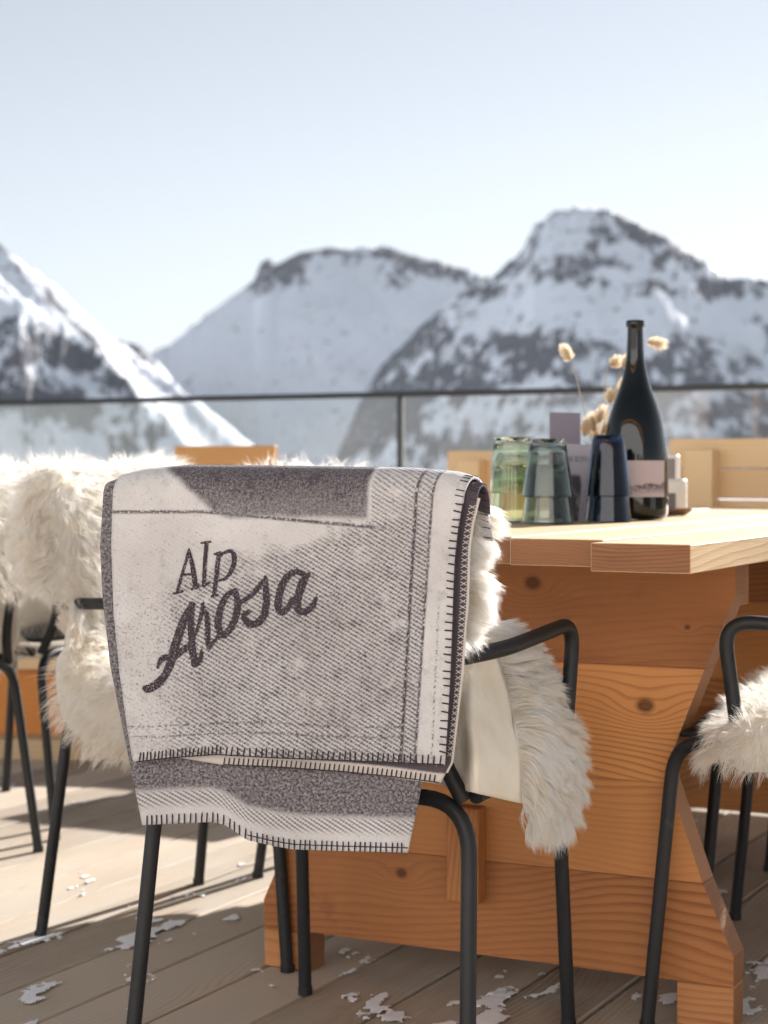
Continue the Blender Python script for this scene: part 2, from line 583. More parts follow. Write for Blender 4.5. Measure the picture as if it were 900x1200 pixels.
    pl = fbm((X * 0.6 + Y * 0.8) / 16.0, (X * 0.8 - Y * 0.6) / 60.0, 5, 0.6)
    rk = np.where(ml, np.where(isb, (patch - 0.5) * 5.0 + 0.42, (pl - 0.58) * 7.0 + 0.25), rk)
    rk = np.where(which == 3, (patch - 0.5) * 4 + 0.55, rk)
    rk = np.clip(rk, 0, 1)
    me = np_mesh('mountain_terrain', np.stack([X, Y, Z], -1).reshape(-1, 3), grid_faces(na, nd), smooth=True)
    at = me.attributes.new('rock', 'FLOAT', 'POINT')
    at.data.foreach_set('value', rk.astype(np.float32).ravel())
    m = M('snow_and_rock')
    q = m.n('ShaderNodeAttribute', attribute_name='rock')
    t = m.n('ShaderNodeTexCoord')
    fn = m.add(m.mul(m.noise(t.outputs['Object'], 0.055, 6.0, 0.66), 0.55), m.mul(m.noise(t.outputs['Object'], 0.16, 5.0, 0.7), 0.45))
    f = m.ss(m.add(q.outputs['Fac'], m.mul(m.sub(fn, 0.5), 4.6)), 0.25, 0.75)
    rc = m.mix(m.noise(t.outputs['Object'], 0.02, 5.0), (0.12, 0.122, 0.14), (0.055, 0.056, 0.068))
    m.base(m.mix(f, (0.78, 0.82, 0.88), rc), 0.75, 0.2)
    tag(link_mesh('mountain_terrain', me, m.m), kind='structure')


build_land()

# ------------------------------------------------------------------ deck, railing
TH = R(27.0)                                 # the terrace's axes: boards and the long table run 27 degrees to the right of the view
def deck_frame(x, y, z=0.0, o=(0.0, 0.0)):
    """x across the boards (to the right), y along them -> world."""
    return (o[0] + x * math.cos(TH) + y * math.sin(TH), o[1] - x * math.sin(TH) + y * math.cos(TH), z)

def build_deck():
    mb = MB()
    rot = Matrix.Rotation(-TH, 4, 'Z')
    pitch = 0.1495
    for i in range(-44, 46):
        x0 = i * pitch + 0.02
        r = random.Random(i)
        y = -3.0 - r.random() * 3
        ends = 7.75
        while y < ends:
            L = r.choice((3.0, 4.0, 4.5))
            y1 = min(y + L, ends)
            dz = r.uniform(-0.0012, 0.0012)
            mb.box(x0, x0 + pitch - 0.0065, y + 0.002, y1 - 0.002, -0.03 + dz, dz, grain=1, off=(r.random() * 9, i * 1.73 + r.random()), tf=rot, endmat=0, bev=0.003)
            y = y1
    tag(mb.build('terrace_deck', [m_deck]), kind='structure')
    mb = MB()
    mb.box(-6.7, 6.8, -6.2, 7.7, -0.30, -0.05, tf=rot, endmat=0)
    for k in range(5):
        mb.box(-6.6 + k * 3.2, -6.3 + k * 3.2, 7.2, 7.5, -18, -0.30, tf=rot, endmat=0)
    tag(mb.build('terrace_base', [m_under]), kind='structure')

build_deck()

def build_snow_patches():
    h = 0.0036
    xs = np.arange(-1.3, 2.0, h); ys = np.arange(2.2, 5.6, h)
    X, Y = np.meshgrid(xs, ys, indexing='ij')
    ct, st = math.cos(TH), math.sin(TH)
    u = X * ct - Y * st; v = X * st + Y * ct
    n = fbm(u * 13, v * 7.0, 6, 0.60)
    big = fbm(u * 1.3 + 4, v * 0.9 + 8, 3)
    lowleft = np.clip((-0.25 - X) / 0.35, 0, 1) * np.clip((3.4 - Y) / 0.3, 0, 1)
    thr = 0.712 - 0.10 * (big - 0.5) * 2 - 0.075 * lowleft + 0.05 * np.clip((Y - 3.6) / 0.4, 0, 1)
    gap = (np.abs(((u - 0.02 + 0.00325) / 0.1495) - np.round((u - 0.02 + 0.00325) / 0.1495)) * 0.1495 < 0.008)
    thr = np.where(gap, thr - 0.035, thr)
    e = n - thr
    keep = e > 0
    hgt = 0.0008 + 0.0035 * np.clip(e / 0.03, 0, 1) ** 0.6 + (fbm(u * 60, v * 60, 2) - 0.5) * 0.0015
    ok = keep[:-1, :-1] & keep[1:, :-1] & keep[1:, 1:] & keep[:-1, 1:]
    nx, ny = X.shape
    I, J = np.nonzero(ok)
    Fq = np.stack([I * ny + J, (I + 1) * ny + J, (I + 1) * ny + J + 1, I * ny + J + 1], -1)
    used, inv = np.unique(Fq.ravel(), return_inverse=True)
    V = np.stack([X, Y, hgt], -1).reshape(-1, 3)[used]
    me = np_mesh('snow_patches', V, inv.reshape(-1, 4), smooth=True)
    m = M('trodden_snow'); t = m.n('ShaderNodeTexCoord')
    m.base(m.mix(m.noise(t.outputs['Object'], 40, 4.0), (0.92, 0.94, 0.97), (0.78, 0.80, 0.83)), 0.5, 0.4)
    tag(link_mesh('snow_patches', me, m.m), 'thin trodden snow and ice scraps left on the deck boards', 'snow', kind='stuff')

build_snow_patches()

# railing
m_rail = plain('dark_rail', (0.02, 0.024, 0.026), 0.45)
mg = M('clear_glass_panel')
tr = mg.n('ShaderNodeBsdfTransparent'); tr.inputs[0].default_value = (0.96, 0.975, 0.975, 1)
gl = mg.n('ShaderNodeBsdfGlossy'); gl.inputs['Roughness'].default_value = 0.02
df = mg.n('ShaderNodeBsdfDiffuse'); df.inputs[0].default_value = (0.8, 0.82, 0.85, 1)
fr = mg.n('ShaderNodeFresnel'); fr.inputs[0].default_value = 1.5
ms = mg.n('ShaderNodeMixShader'); ms2 = mg.n('ShaderNodeMixShader')
t_ = mg.n('ShaderNodeTexCoord')
smear = mg.ss(mg.noise(t_.outputs['Object'], 2.2, 5.0, 0.6), 0.35, 0.8)
mg.nt.links.new(fr.outputs[0], ms.inputs[0]); mg.nt.links.new(tr.outputs[0], ms.inputs[1]); mg.nt.links.new(gl.outputs[0], ms.inputs[2])
mg.put(ms2.inputs[0], mg.add(mg.mul(smear, 0.09), 0.015)); mg.nt.links.new(ms.outputs[0], ms2.inputs[1]); mg.nt.links.new(df.outputs[0], ms2.inputs[2])
mg.nt.links.new(ms2.outputs[0], mg.out.inputs[0])
m_pane = mg.m

def build_railing():
    ra = R(29.0)
    p0 = (0.067, 7.34)
    root = empty('glass_railing', (p0[0], p0[1], 0), -ra)
    tag(root, 'frameless glass railing with a thin dark handrail at the terrace edge', 'railing')
    mb = MB(); mb.box(-7.5, 7.5, -0.02, 0.02, 1.138, 1.16, endmat=0, bev=0.004)
    mb.build('handrail', [m_rail], root)
    mb = MB(); mb.box(-7.5, 7.5, -0.03, 0.03, 0.0, 0.06, endmat=0)
    mb.build('base_channel', [m_rail], root)
    for k in range(-3, 4):
        mb = MB(); mb.box(k * 2.15 - 0.009, k * 2.15 + 0.009, -0.018, 0.018, 0.06, 1.138, endmat=0)
        mb.build('post', [m_rail], root)
        if k < 3:
            mb = MB(); mb.box(k * 2.15 + 0.012, k * 2.15 + 2.138, -0.004, 0.004, 0.062, 1.136, endmat=0, bev=0.001)
            mb.build('glass_pane', [m_pane], root)

build_railing()

# ------------------------------------------------------------------ the restaurant hut the terrace belongs to (behind the camera, seen in the bottle)
def build_hut():
    root = empty('mountain_hut', deck_frame(0, -3.6), -TH)
    tag(root, 'pale rendered mountain restaurant with larch window frames along the back of the terrace', 'building')
    m_plaster = plain('pale_render', (0.80, 0.80, 0.80), 0.9, 0.2, 0, 0.06, 3.0)  # finish made near-white instead of brownish, to bounce fill light onto the blanket
    m_dark = plain('window_glass', (0.02, 0.025, 0.03), 0.05, 0.6)
    mb = MB()
    x = -7.0; wins = []
    while x < 7.0:
        mb.box(x, x + 1.0, -0.3, 0.0, 0.0, 4.2, endmat=0)
        if x + 2.1 <= 7.0:
            mb.box(x + 1.0, x + 2.1, -0.3, -0.003, 2.35, 4.2, endmat=0)
            mb.box(x + 1.0, x + 2.1, -0.3, -0.003, 0.0, 0.75, endmat=0)
            wins.append(x + 1.0)
        x += 2.1
    mb.build('wall', [m_plaster], root)
    for wx in wins:
        mb = MB()
        for (a, b, c, d) in ((0.003, 0.07, 0.753, 2.347), (1.03, 1.097, 0.753, 2.347), (0.073, 1.027, 0.753, 0.82), (0.073, 1.027, 2.28, 2.347), (0.52, 0.58, 0.823, 2.277)):
            mb.box(wx + a, wx + b, -0.12, 0.02, c, d, endmat=0)
        f = mb.build('window', [m_larch], root)
        mb = MB(); mb.box(wx + 0.072, wx + 1.028, -0.09, -0.07, 0.822, 2.278, endmat=0); mb.build('pane', [m_dark], f)
    mb = MB(); mb.box(-7.4, 7.6, -4.0, 0.35, 4.22, 4.45, endmat=0); mb.build('roof', [m_larch], root)
    mb = MB(); mb.box(-7.0, 6.8, -4.0, -3.7, 0.0, 4.2, endmat=0); mb.box(-7.0, -6.7, -3.69, -0.31, 0, 4.2, endmat=0); mb.box(6.5, 6.8, -3.69, -0.31, 0, 4.2, endmat=0); mb.build('rear_wall', [m_plaster], root)
build_hut()

# ------------------------------------------------------------------ background furniture
def bench(loc, rz, L, h, label, boards=3, slant=0.0, mat=None, seat_h=0.42):
    mat = mat or m_pine
    root = empty('wooden_bench', loc, rz)
    tag(root, label, 'bench', 'wooden benches by the railing')
    mb = MB()
    bh = (h - 0.36) / boards
    for i in range(boards):
        z1 = h - i * bh
        mb.box(0, L, 0.0, 0.03, z1 - bh + 0.004, z1, off=(i * 0.7, i * 2.3), endmat=0)
    mb.build('backrest', [mat], root)
    mb = MB()
    for i in range(3):
        mb.box(0.0, L, 0.04 + i * 0.14, 0.17 + i * 0.14, seat_h - 0.035, seat_h, off=(i * 0.3, i * 1.9), endmat=0)
    mb.build('seat', [mat], root)
    for x in (0.06, L - 0.14):
        mb = MB(); mb.box(x, x + 0.08, -0.062, -0.002, 0, h - 0.03, grain=2, endmat=0)
        mb.build('leg', [mat], root)
        mb = MB(); mb.box(x, x + 0.08, 0.36, 0.42, 0, seat_h - 0.037, grain=2, endmat=0)
        mb.build('leg', [mat], root)
    return root

def at_floor(px, D):
    q = P(px, 548, D); return (q[0], q[1], 0.0)

# each bench's near long side faces the camera (backrest towards us)
bench(at_floor(784, 5.05), -R(27), 1.9, 0.938, 'pale plank bench behind the wine bottle, its high back of narrow boards toward us', boards=7)
bench(at_floor(524, 6.1), -R(27), 0.62, 0.915, 'pale bench back just left of the green glasses, beyond the table')
bench(at_floor(326, 6.3), -R(27) + math.pi, 0.40, 0.935, 'short orange bench back with a knot above the blanket', mat=m_orange)

def low_box():
    root = empty('timber_step', at_floor(-120, 5.6), -R(27) + R(22))
    tag(root, 'low orange timber box with a pale top ledge behind the left chairs', 'step')
    mb = MB(); mb.box(0, 1.55, 0, 0.36, 0.0, 0.255, endmat=0); mb.build('side_panel', [m_box], root)
    mb = MB(); mb.box(-0.03, 1.58, -0.04, 0.40, 0.258, 0.29, endmat=0, off=(2, 5)); mb.build('ledge', [m_pine], root)
    mb = MB(); mb.box(-0.02, 1.57, -0.12, -0.003, 0.0, 0.06, endmat=0, off=(4, 3)); mb.build('plinth', [m_top], root)
low_box()

# ------------------------------------------------------------------ the table
T0 = (0.1625, 3.0)
def build_table():
    root = empty('larch_table', (T0[0], T0[1], 0), -TH)
    tag(root, 'heavy larch plank table with hourglass plank trestles, glasses and a bottle on top', 'table')
    # top: five boards, the ends slightly staggered
    ends = [-0.22, -0.24, -0.25, -0.235, -0.26, -0.33]
    mb = MB()
    wd = 0.1435
    for i in range(6):
        x0 = -0.4485 + i * (wd + 0.0075)
        zt = 0.756 if i == 5 else 0.7575 + 0.001 * (i % 2)
        mb.box(x0, x0 + wd, ends[i], 1.88 - 0.02 * (i % 2), 0.7165 if i == 5 else 0.7185, zt, grain=1, off=(i * 3.1, i * 5.3), bev=0.0012)
    mb.build('tabletop', [m_top, m_end], root)

    zs = [0.068, 0.222, 0.372, 0.552, 0.7155]
    prof = [(0.0, 0.415), (0.115, 0.415), (0.222, 0.366), (0.372, 0.312), (0.40, 0.309), (0.552, 0.368), (0.665, 0.415), (0.72, 0.415)]
    hw = lambda z: float(np.interp(z, [p[0] for p in prof], [p[1] for p in prof]))
    def trestle(y0, y1, k0):
        mb = MB()
        for i in range(4):
            a, b = zs[i] + (0.0004 if i else 0), zs[i + 1] - 0.0004
            zz = [a] + [p[0] for p in prof if a < p[0] < b] + [b]
            poly = [(hw(z), z) for z in zz]
            poly = [(-x, z) for x, z in poly[::-1]] + poly      # counter-clockwise from -y? left going down, then right going up
            poly = poly
            mb.prism(poly, y0 + 0.0008 * (i % 2), y1, off=(k0, [12.0, 9.0, 6.0, 3.0][i] + k0 * 7))
        return mb
    # v offsets: plank0 +12, plank1 +9, plank2 +6, plank3 +3 (knots are placed with these)
    t = trestle(0.0, 0.055, 0.0).build('trestle', [m_trestle, m_end], root)
    for sx in (-1, 1):
        mb = MB(); x0, x1 = sorted((sx * 0.415, sx * 0.325))
        mb.box(x0, x1, 0.0, 0.055, 0.0, 0.0665, off=(5, 8)); mb.build('foot', [m_larch, m_end], t)
    t2 = trestle(1.42, 1.475, 1.3).build('trestle', [m_trestle, m_end], root)
    for sx in (-1, 1):
        mb = MB(); x0, x1 = sorted((sx * 0.415, sx * 0.325))
        mb.box(x0, x1, 1.42, 1.475, 0.0, 0.0665, off=(5, 8)); mb.build('foot', [m_larch, m_end], t2)
    mb = MB(); mb.box(-0.052, 0.004, 0.057, 1.418, 0.16, 0.31, grain=1, off=(2, 2)); mb.build('stretcher', [m_larch, m_end], root)
    mb = MB(); mb.box(-0.052, 0.004, -0.034, -0.002, 0.158, 0.312, grain=2, off=(9, 2)); mb.build('tenon_block', [m_trestle, m_end], root)
    for y in (0.058, 1.345):
        mb = MB(); mb.box(-0.40, 0.40, y, y + 0.07, 0.645, 0.7155, off=(1, y * 9)); mb.build('cleat', [m_larch, m_end], root)
build_table()
def tpt(x, y, z=0.7605):
    q = deck_frame(x, y, z, T0); return q

# ------------------------------------------------------------------ chairs
def chair_parts(root):
    r = 0.0108
    for sx in (-1, 1):
        mb = MB()     # rear leg: foot, up, bending inwards along the rear bar
        mb.tube(rounded([(sx * 0.25, -0.272, 0.004), (sx * 0.232, -0.215, 0.425), (sx * 0.10, -0.215, 0.427)], 0.075, 9), r)
        mb.tube([(sx * 0.25, -0.272, 0.0), (sx * 0.25, -0.272, 0.012)], r * 1.12)
        mb.build('leg', [m_steel], root)
        mb = MB()     # front leg, bending back into the side rail
        mb.tube(rounded([(sx * 0.224, 0.245, 0.004), (sx * 0.216, 0.205, 0.445), (sx * 0.258, 0.10, 0.447), (sx * 0.235, -0.20, 0.430)], 0.06, 9), r)
        mb.tube([(sx * 0.224, 0.245, 0.0), (sx * 0.224, 0.245, 0.012)], r * 1.12)
        mb.build('leg', [m_steel], root)
        mb = MB()     # armrest
        mb.tube(rounded([(sx * 0.205, -0.262, 0.61), (sx * 0.25, -0.12, 0.617), (sx * 0.268, 0.125, 0.635), (sx * 0.262, 0.100, 0.447)], 0.05, 9), r)
        mb.build('armrest', [m_steel], root)
    mb = MB(); mb.tube([(-0.10, -0.215, 0.427), (0.10, -0.215, 0.427)], r)
    mb.tube([(-0.205, 0.10, 0.44), (0.205, 0.10, 0.44)], r)
    mb.build('seat_frame', [m_steel], root)
    mb = MB()
    mb.tube(rounded([(-0.222, -0.212, 0.425), (-0.19, -0.232, 0.50), (-0.205, -0.285, 0.80), (0.205, -0.285, 0.80), (0.19, -0.232, 0.50), (0.222, -0.212, 0.425)], 0.06, 9), r)
    mb.build('back_frame', [m_steel], root)
    # thin plate seat and back panel
    def plate(f, nu, nv, name):
        g = np.array([[f(i / (nu - 1), j / (nv - 1)) for j in range(nv)] for i in range(nu)])
        me = np_mesh(name, g.reshape(-1, 3), grid_faces(nu, nv), smooth=True)
        o = link_mesh(name, me, [m_steel], root)
        s = o.modifiers.new('s', 'SOLIDIFY'); s.thickness = 0.006; s.offset = 0
    plate(lambda a, b: (-0.205 + 0.41 * a, -0.20 + 0.40 * b, 0.452 - 0.012 * math.sin(math.pi * a) * math.sin(math.pi * b)), 9, 9, 'seat')
    plate(lambda a, b: (-0.19 + 0.38 * a, -0.243 - 0.038 * b - 0.02 * math.sin(math.pi * a), 0.60 + 0.19 * b), 9, 5, 'backrest')

def yaw(u):      # facing direction -> z rotation
    return math.atan2(-u[0], u[1])

chairs = {}
def add_chair(key, c, u, label):
    if not chairs:
        root = empty('steel_armchair', (c[0], c[1], 0), yaw(u)); chair_parts(root)
    else:
        src = chairs['main']
        root = src.copy(); C.objects.link(root); root.location = (c[0], c[1], 0); root.rotation_euler = (0, 0, yaw(u))
        for ch in list(src.children):
            if ch.name.startswith(('sheepskin',)): continue
            q = ch.copy(); C.objects.link(q); q.parent = root
    tag(root, label, 'chair', 'black tubular steel armchairs round the tables')
    chairs[key] = root
    return root

CH = {
    'main': ((-0.018, 2.699), (0.391, 0.921), 'black steel armchair under the hanging grey blanket at the table end'),
    'left': ((-0.2685, 3.465), (0.87, -0.49), 'black steel armchair left of the blanket, its arm and splayed legs beside it'),
    'left2': ((0.095, 3.965), (0.87, -0.49), 'black steel armchair mostly hidden behind the blanket, one thin leg left of the trestle foot'),
    'right': ((0.710, 2.955), (-0.94, 0.34), 'nearest black steel armchair at the right edge, facing the table side'),
    'right2': ((0.975, 3.645), (-0.94, 0.34), 'farther black steel armchair on the right, one straight leg seen beside the trestle'),
    'far': ((-1.13, 4.04), (-0.89, 0.45), 'blurred black armchair at the far left edge with cream fur and slanting leg'),
    'far2': ((-0.89, 4.62), (-0.89, 0.45), 'blurred black armchair behind the left fur chair, turned away to the left'),
}
for k, (c, u, lb) in CH.items():
    add_chair(k, c, u, lb)

# ------------------------------------------------------------------ sheepskins
def fur_mat(name, col, trans=0.35, attr=False):
    m = M(name)
    d = m.n('ShaderNodeBsdfDiffuse'); t = m.n('ShaderNodeBsdfTranslucent'); g = m.n('ShaderNodeBsdfGlossy')
    tc = m.n('ShaderNodeTexCoord')
    if attr:
        fa = m.n('ShaderNodeAttribute', attribute_name='fur_n')
        vt = m.n('ShaderNodeVectorTransform', vector_type='NORMAL', convert_from='OBJECT', convert_to='WORLD')
        m.nt.links.new(fa.outputs['Vector'], vt.inputs[0])
        for sh in (d, t): m.nt.links.new(vt.outputs[0], sh.inputs['Normal'])
    c = m.mix(m.ss(m.noise(tc.outputs['Object'], 26.0, 3.0), 0.35, 0.75), tuple(col), tuple(x * y for x, y in zip(col, (0.96, 0.92, 0.84))))
    m.put(d.inputs[0], c); m.put(t.inputs[0], c); m.put(g.inputs[0], c)
    g.inputs['Roughness'].default_value = 0.45
    a = m.n('ShaderNodeMixShader'); b = m.n('ShaderNodeMixShader')
    a.inputs[0].default_value = trans; b.inputs[0].default_value = 0.06
    L = m.nt.links.new
    L(d.outputs[0], a.inputs[1]); L(t.outputs[0], a.inputs[2]); L(a.outputs[0], b.inputs[1]); L(g.outputs[0], b.inputs[2]); L(b.outputs[0], m.out.inputs[0])
    return m.m
m_fur = fur_mat('cream_fleece', (0.97, 0.95, 0.915), 0.5)
m_fur_w = fur_mat('white_fleece', (0.975, 0.968, 0.955), 0.5)
m_hide = fur_mat('under_wool', (0.95, 0.93, 0.89), 0.5)
ms_ = M('suede_hide'); tc_ = ms_.n('ShaderNodeTexCoord')
nz_ = ms_.noise(tc_.outputs['Object'], 14.0, 5.0, 0.6)
nz2_ = ms_.noise(tc_.outputs['Object'], 500.0, 2.0, 0.6)
ms_.base(ms_.mix(ms_.ss(nz_, 0.3, 0.75), (0.88, 0.83, 0.73), (0.80, 0.72, 0.58)), 0.9, 0.15)
ms_.bump(ms_.add(nz_, ms_.mul(nz2_, 0.25)), 0.5, 0.004)
m_suede = ms_.m

def strands(G, n, length, width, lay, seed, clump=0.011, puff=0.75, keep=None, curl=0.35, edge_out=0.5):
    """Tapered fur blades on the grid G (nu,nv,3). Returns verts and quads."""
    rg = np.random.default_rng(seed)
    n = int(n * 1.5); width = width * 0.72
    nu, nv, _ = G.shape
    du = np.gradient(G, axis=0); dv = np.gradient(G, axis=1)
    N = np.cross(du, dv); N /= np.linalg.norm(N, axis=2, keepdims=True) + 1e-9
    area = np.linalg.norm(np.cross(du, dv), axis=2)[:-1, :-1].ravel(); pr = area / area.sum()
    cell = rg.choice(len(pr), n, p=pr)
    i = cell // (nv - 1); j = cell % (nv - 1)
    a = rg.random(n); b = rg.random(n)
    def bil(Q):
        a_, b_ = a[:, None], b[:, None]
        return Q[i, j] * (1 - a_) * (1 - b_) + Q[i + 1, j] * a_ * (1 - b_) + Q[i, j + 1] * (1 - a_) * b_ + Q[i + 1, j + 1] * a_ * b_
    root = bil(G); nn = bil(N); nn /= np.linalg.norm(nn, axis=1, keepdims=True) + 1e-9
    s = (i + a) / (nu - 1); t = (j + b) / (nv - 1)
    # lay direction at the root
    ld = lay(s, t, root, nn)
    # clumps: hash root position on a jittered lattice
    def hsh(q, k):
        h = np.sin(q @ np.array([127.1, 311.7, 74.7]) + k * 19.19) * 43758.5453
        return h - np.floor(h)
    jit = (vnoise(root[:, 0] * 60 + 7, root[:, 2] * 60) - 0.5)[:, None] * clump
    cellq = np.floor((root + jit) / clump)
    cen = (cellq + 0.5) * clump
    cr = np.stack([hsh(cellq, 1), hsh(cellq, 2), hsh(cellq, 3)], -1) - 0.5
    big = np.floor(root / (clump * 3.2)); cb = np.stack([hsh(big, 4), hsh(big, 5), hsh(big, 6)], -1) - 0.5
    L = length * (0.62 + 0.55 * rg.random(n))[:, None] * (0.85 + 0.4 * (hsh(cellq, 8)[:, None] - 0.2))
    d = nn * puff + ld + cr * 0.55 + cb * 0.5 + (rg.random((n, 3)) - 0.5) * 0.35
    d /= np.linalg.norm(d, axis=1, keepdims=True)
    tip = root + d * L
    ctip = cen + (nn * puff + ld + cr * 0.6 + cb * 0.5) / (np.linalg.norm(nn * puff + ld + cr * 0.6 + cb * 0.5, axis=1, keepdims=True)) * length * 0.95
    k = (0.35 + 0.4 * rg.random(n))[:, None]
    tip = tip * (1 - k) + ctip * k
    mid = root + nn * L * 0.48 + (tip - root) * 0.18 + (rg.random((n, 3)) - 0.5) * L * curl * 0.4
    ks = np.array([0.0, 0.38, 0.72, 1.0])
    wd = np.cross(tip - root, rg.normal(size=(n, 3))); wd /= np.linalg.norm(wd, axis=1, keepdims=True) + 1e-9
    ws = np.array([1.0, 0.85, 0.55, 0.12]) * width
    V = np.empty((n, 8, 3))
    for q, kk in enumerate(ks):
        c = root * (1 - kk) ** 2 + mid * 2 * kk * (1 - kk) + tip * kk * kk
        V[:, 2 * q] = c - wd * ws[q] * 0.5; V[:, 2 * q + 1] = c + wd * ws[q] * 0.5
    FN = nn + cr * 0.5 + rg.normal(size=(n, 3)) * 0.28 + ld * 0.15
    FN /= np.linalg.norm(FN, axis=1, keepdims=True) + 1e-9
    if keep is not None:
        kk_ = keep(root, tip, mid)
        V = V[kk_]; FN = FN[kk_]
    global LAST_FN
    LAST_FN = np.repeat(FN, 8, axis=0)
    m = len(V)
    base = (np.arange(m) * 8)[:, None, None]
    q = np.array([[0, 1, 3, 2], [2, 3, 5, 4], [4, 5, 7, 6]])[None]
    return V.reshape(-1, 3), (base + q).reshape(-1, 4)

def fleece_mesh(V, Q, FN):
    me = np_mesh('fleece', V, Q, smooth=True)
    a = me.attributes.new('fur_n', 'FLOAT_VECTOR', 'POINT')
    a.data.foreach_set('vector', FN.astype(np.float32).ravel())
    return me

def skin_grid(path, hw, drop, nu=60, nv=70, seed=1, edge=0.03):
    """Draped skin in chair space: path in (y,z), half width hw(t), side droop drop(t)."""
    pth = spline(path, nv)
    t = np.linspace(0, 1, nv)
    s = np.linspace(-1, 1, nu)
    S, Tt = np.meshgrid(s, t, indexing='ij')
    wob = 1 + edge * 4 * (fbm(Tt * 7 + seed, S * 0 + seed * 3.1, 3) - 0.5)
    W = np.interp(Tt, *zip(*hw)) * wob
    Dp = np.interp(Tt, *zip(*drop))
    arc = np.abs(S) * (W + Dp)
    flat = np.minimum(arc, W)
    over = np.maximum(arc - W, 0)
    r = 0.045
    ang = np.clip(over / r, 0, math.pi / 2)
    x = np.sign(S) * (flat + r * np.sin(ang))
    dz = -r * (1 - np.cos(ang)) - np.maximum(over - r * math.pi / 2, 0)
    tan = np.gradient(pth, axis=0); tan /= np.linalg.norm(tan, axis=1, keepdims=True)
    lump = (fbm(S * 3 + seed * 5, Tt * 8 + seed, 3) - 0.5) * 0.03
    G = np.stack([x, pth[:, 0][None] + 0 * S, pth[:, 1][None] + dz], -1)
    # the fleece's rolled side edges close the gap round the backrest
    back = np.clip((pth[:, 1] - 0.60) / 0.08, 0, 1)[None] * np.clip((-0.15 - pth[:, 0]) / 0.05, 0, 1)[None]
    e = np.clip((np.abs(S) - 0.84) / 0.16, 0, 1)
    close = 1 - np.sqrt(np.clip(1 - e ** 2, 0, 1))
    G[..., 1] += (-0.275 - G[..., 1]) * close * back * 1.0
    G[..., 2] -= close * back * 0.03
    # outward normal of the path in (y,z): left of travel when travelling from behind, over the top, to the front
    ny, nz = -tan[:, 1] * 1.0, tan[:, 0] * 1.0
    G[..., 1] += ny[None] * lump; G[..., 2] += nz[None] * lump
    return G

def gravity_lay(out=0.5, g=0.55, mode=0):
    def f(s, t, root, nn):
        l = np.zeros_like(root); l[:, 2] -= g
        l[:, 0] += out * np.sign(s - 0.5) * np.clip(np.abs(2 * s - 1) - 0.55, 0, 1) * 2.0
        return l
    return f

def smooth_solid(G, name, mats, parent, thick=0.01, mi=0):
    nu, nv, _ = G.shape
    me = np_mesh(name, G.reshape(-1, 3), grid_faces(nu, nv), smooth=True)
    o = link_mesh(name, me, mats, parent)
    s = o.modifiers.new('s', 'SOLIDIFY'); s.thickness = thick; s.offset = 1.0
    return o

def sheepskin(key, label, path, hw, drop, n=30000, length=0.055, seed=1, keep=None, fur=None, width=0.0011, lay=None):
    c, u, _ = CH[key]
    root = empty('sheepskin', (c[0], c[1], 0), yaw(u))
    tag(root, label, 'sheepskin', 'sheepskins draped over the armchairs')
    G = skin_grid(path, hw, drop, seed=seed)
    smooth_solid(G, 'hide', [m_hide], root, 0.012)
    V, Q = strands(G, n, length, width, lay or gravity_lay(), seed, keep=keep)
    VV = [V]; QQ = [Q]; NN = [LAST_FN]; off = len(V)
    for side, sx in ((0, -1.0), (-1, 1.0)):
        col = G[side]
        col = col[(col[:, 2] > 0.56) & (col[:, 1] < -0.15)]
        if len(col) < 4: continue
        h2 = len(col) // 2
        cap = np.stack([col + np.array([sx * 0.004 * (1 - (dy / 0.03) ** 2), dy, 0.0]) for dy in np.linspace(-0.03, 0.03, 5)])
        cap = cap[::-1] if sx < 0 else cap
        nrm = np.cross(np.gradient(cap, axis=0), np.gradient(cap, axis=1))[2, 2]
        if nrm[0] * sx < 0: cap = cap[::-1]
        V, Q = strands(cap, max(600, n // 18), length * 0.95, width, gravity_lay(0, 0.5), seed + 40 + side)
        VV.append(V); QQ.append(Q + off); NN.append(LAST_FN); off += len(V)
    V, Q, LFN = np.vstack(VV), np.vstack(QQ), np.vstack(NN)
    link_mesh('fleece', fleece_mesh(V, Q, LFN), [fur or m_fur], root)
    return root

full = [(-0.335, 0.66), (-0.345, 0.76), (-0.325, 0.828), (-0.285, 0.842), (-0.25, 0.80), (-0.215, 0.66), (-0.185, 0.53), (-0.13, 0.485), (0.0, 0.475), (0.12, 0.475)]
sheepskin('left', 'thick cream sheepskin over the chair just left of the blanket', full + [(0.21, 0.468), (0.255, 0.42), (0.26, 0.36)],
          [(0, 0.22), (0.25, 0.235), (0.45, 0.235), (0.55, 0.25), (0.7, 0.245), (1, 0.20)], [(0, 0), (0.42, 0.0), (0.52, 0.10), (0.62, 0.155), (1, 0.13)], n=56000, length=0.058, seed=2)
sheepskin('left2', 'sheepskin whose sunlit top shows just above the blanket\'s left corner', full + [(0.21, 0.468), (0.255, 0.42)],
          [(0, 0.235), (1, 0.22)], [(0, 0), (0.42, 0.0), (0.6, 0.10), (1, 0.08)], n=9000, length=0.055, seed=3, width=0.002)
sheepskin('right', 'cream sheepskin on the seat of the chair at the right edge', [(-0.30, 0.79), (-0.285, 0.842), (-0.25, 0.80), (-0.215, 0.66), (-0.185, 0.55), (-0.12, 0.505), (-0.02, 0.495), (0.06, 0.492), (0.12, 0.47), (0.15, 0.41)],
          [(0, 0.235), (0.4, 0.235), (0.5, 0.25), (0.62, 0.278), (0.85, 0.27), (0.93, 0.22), (1, 0.15)], [(0, 0), (0.45, 0.02), (0.58, 0.12), (0.85, 0.10), (1, 0.02)], n=46000, length=0.05, seed=4)
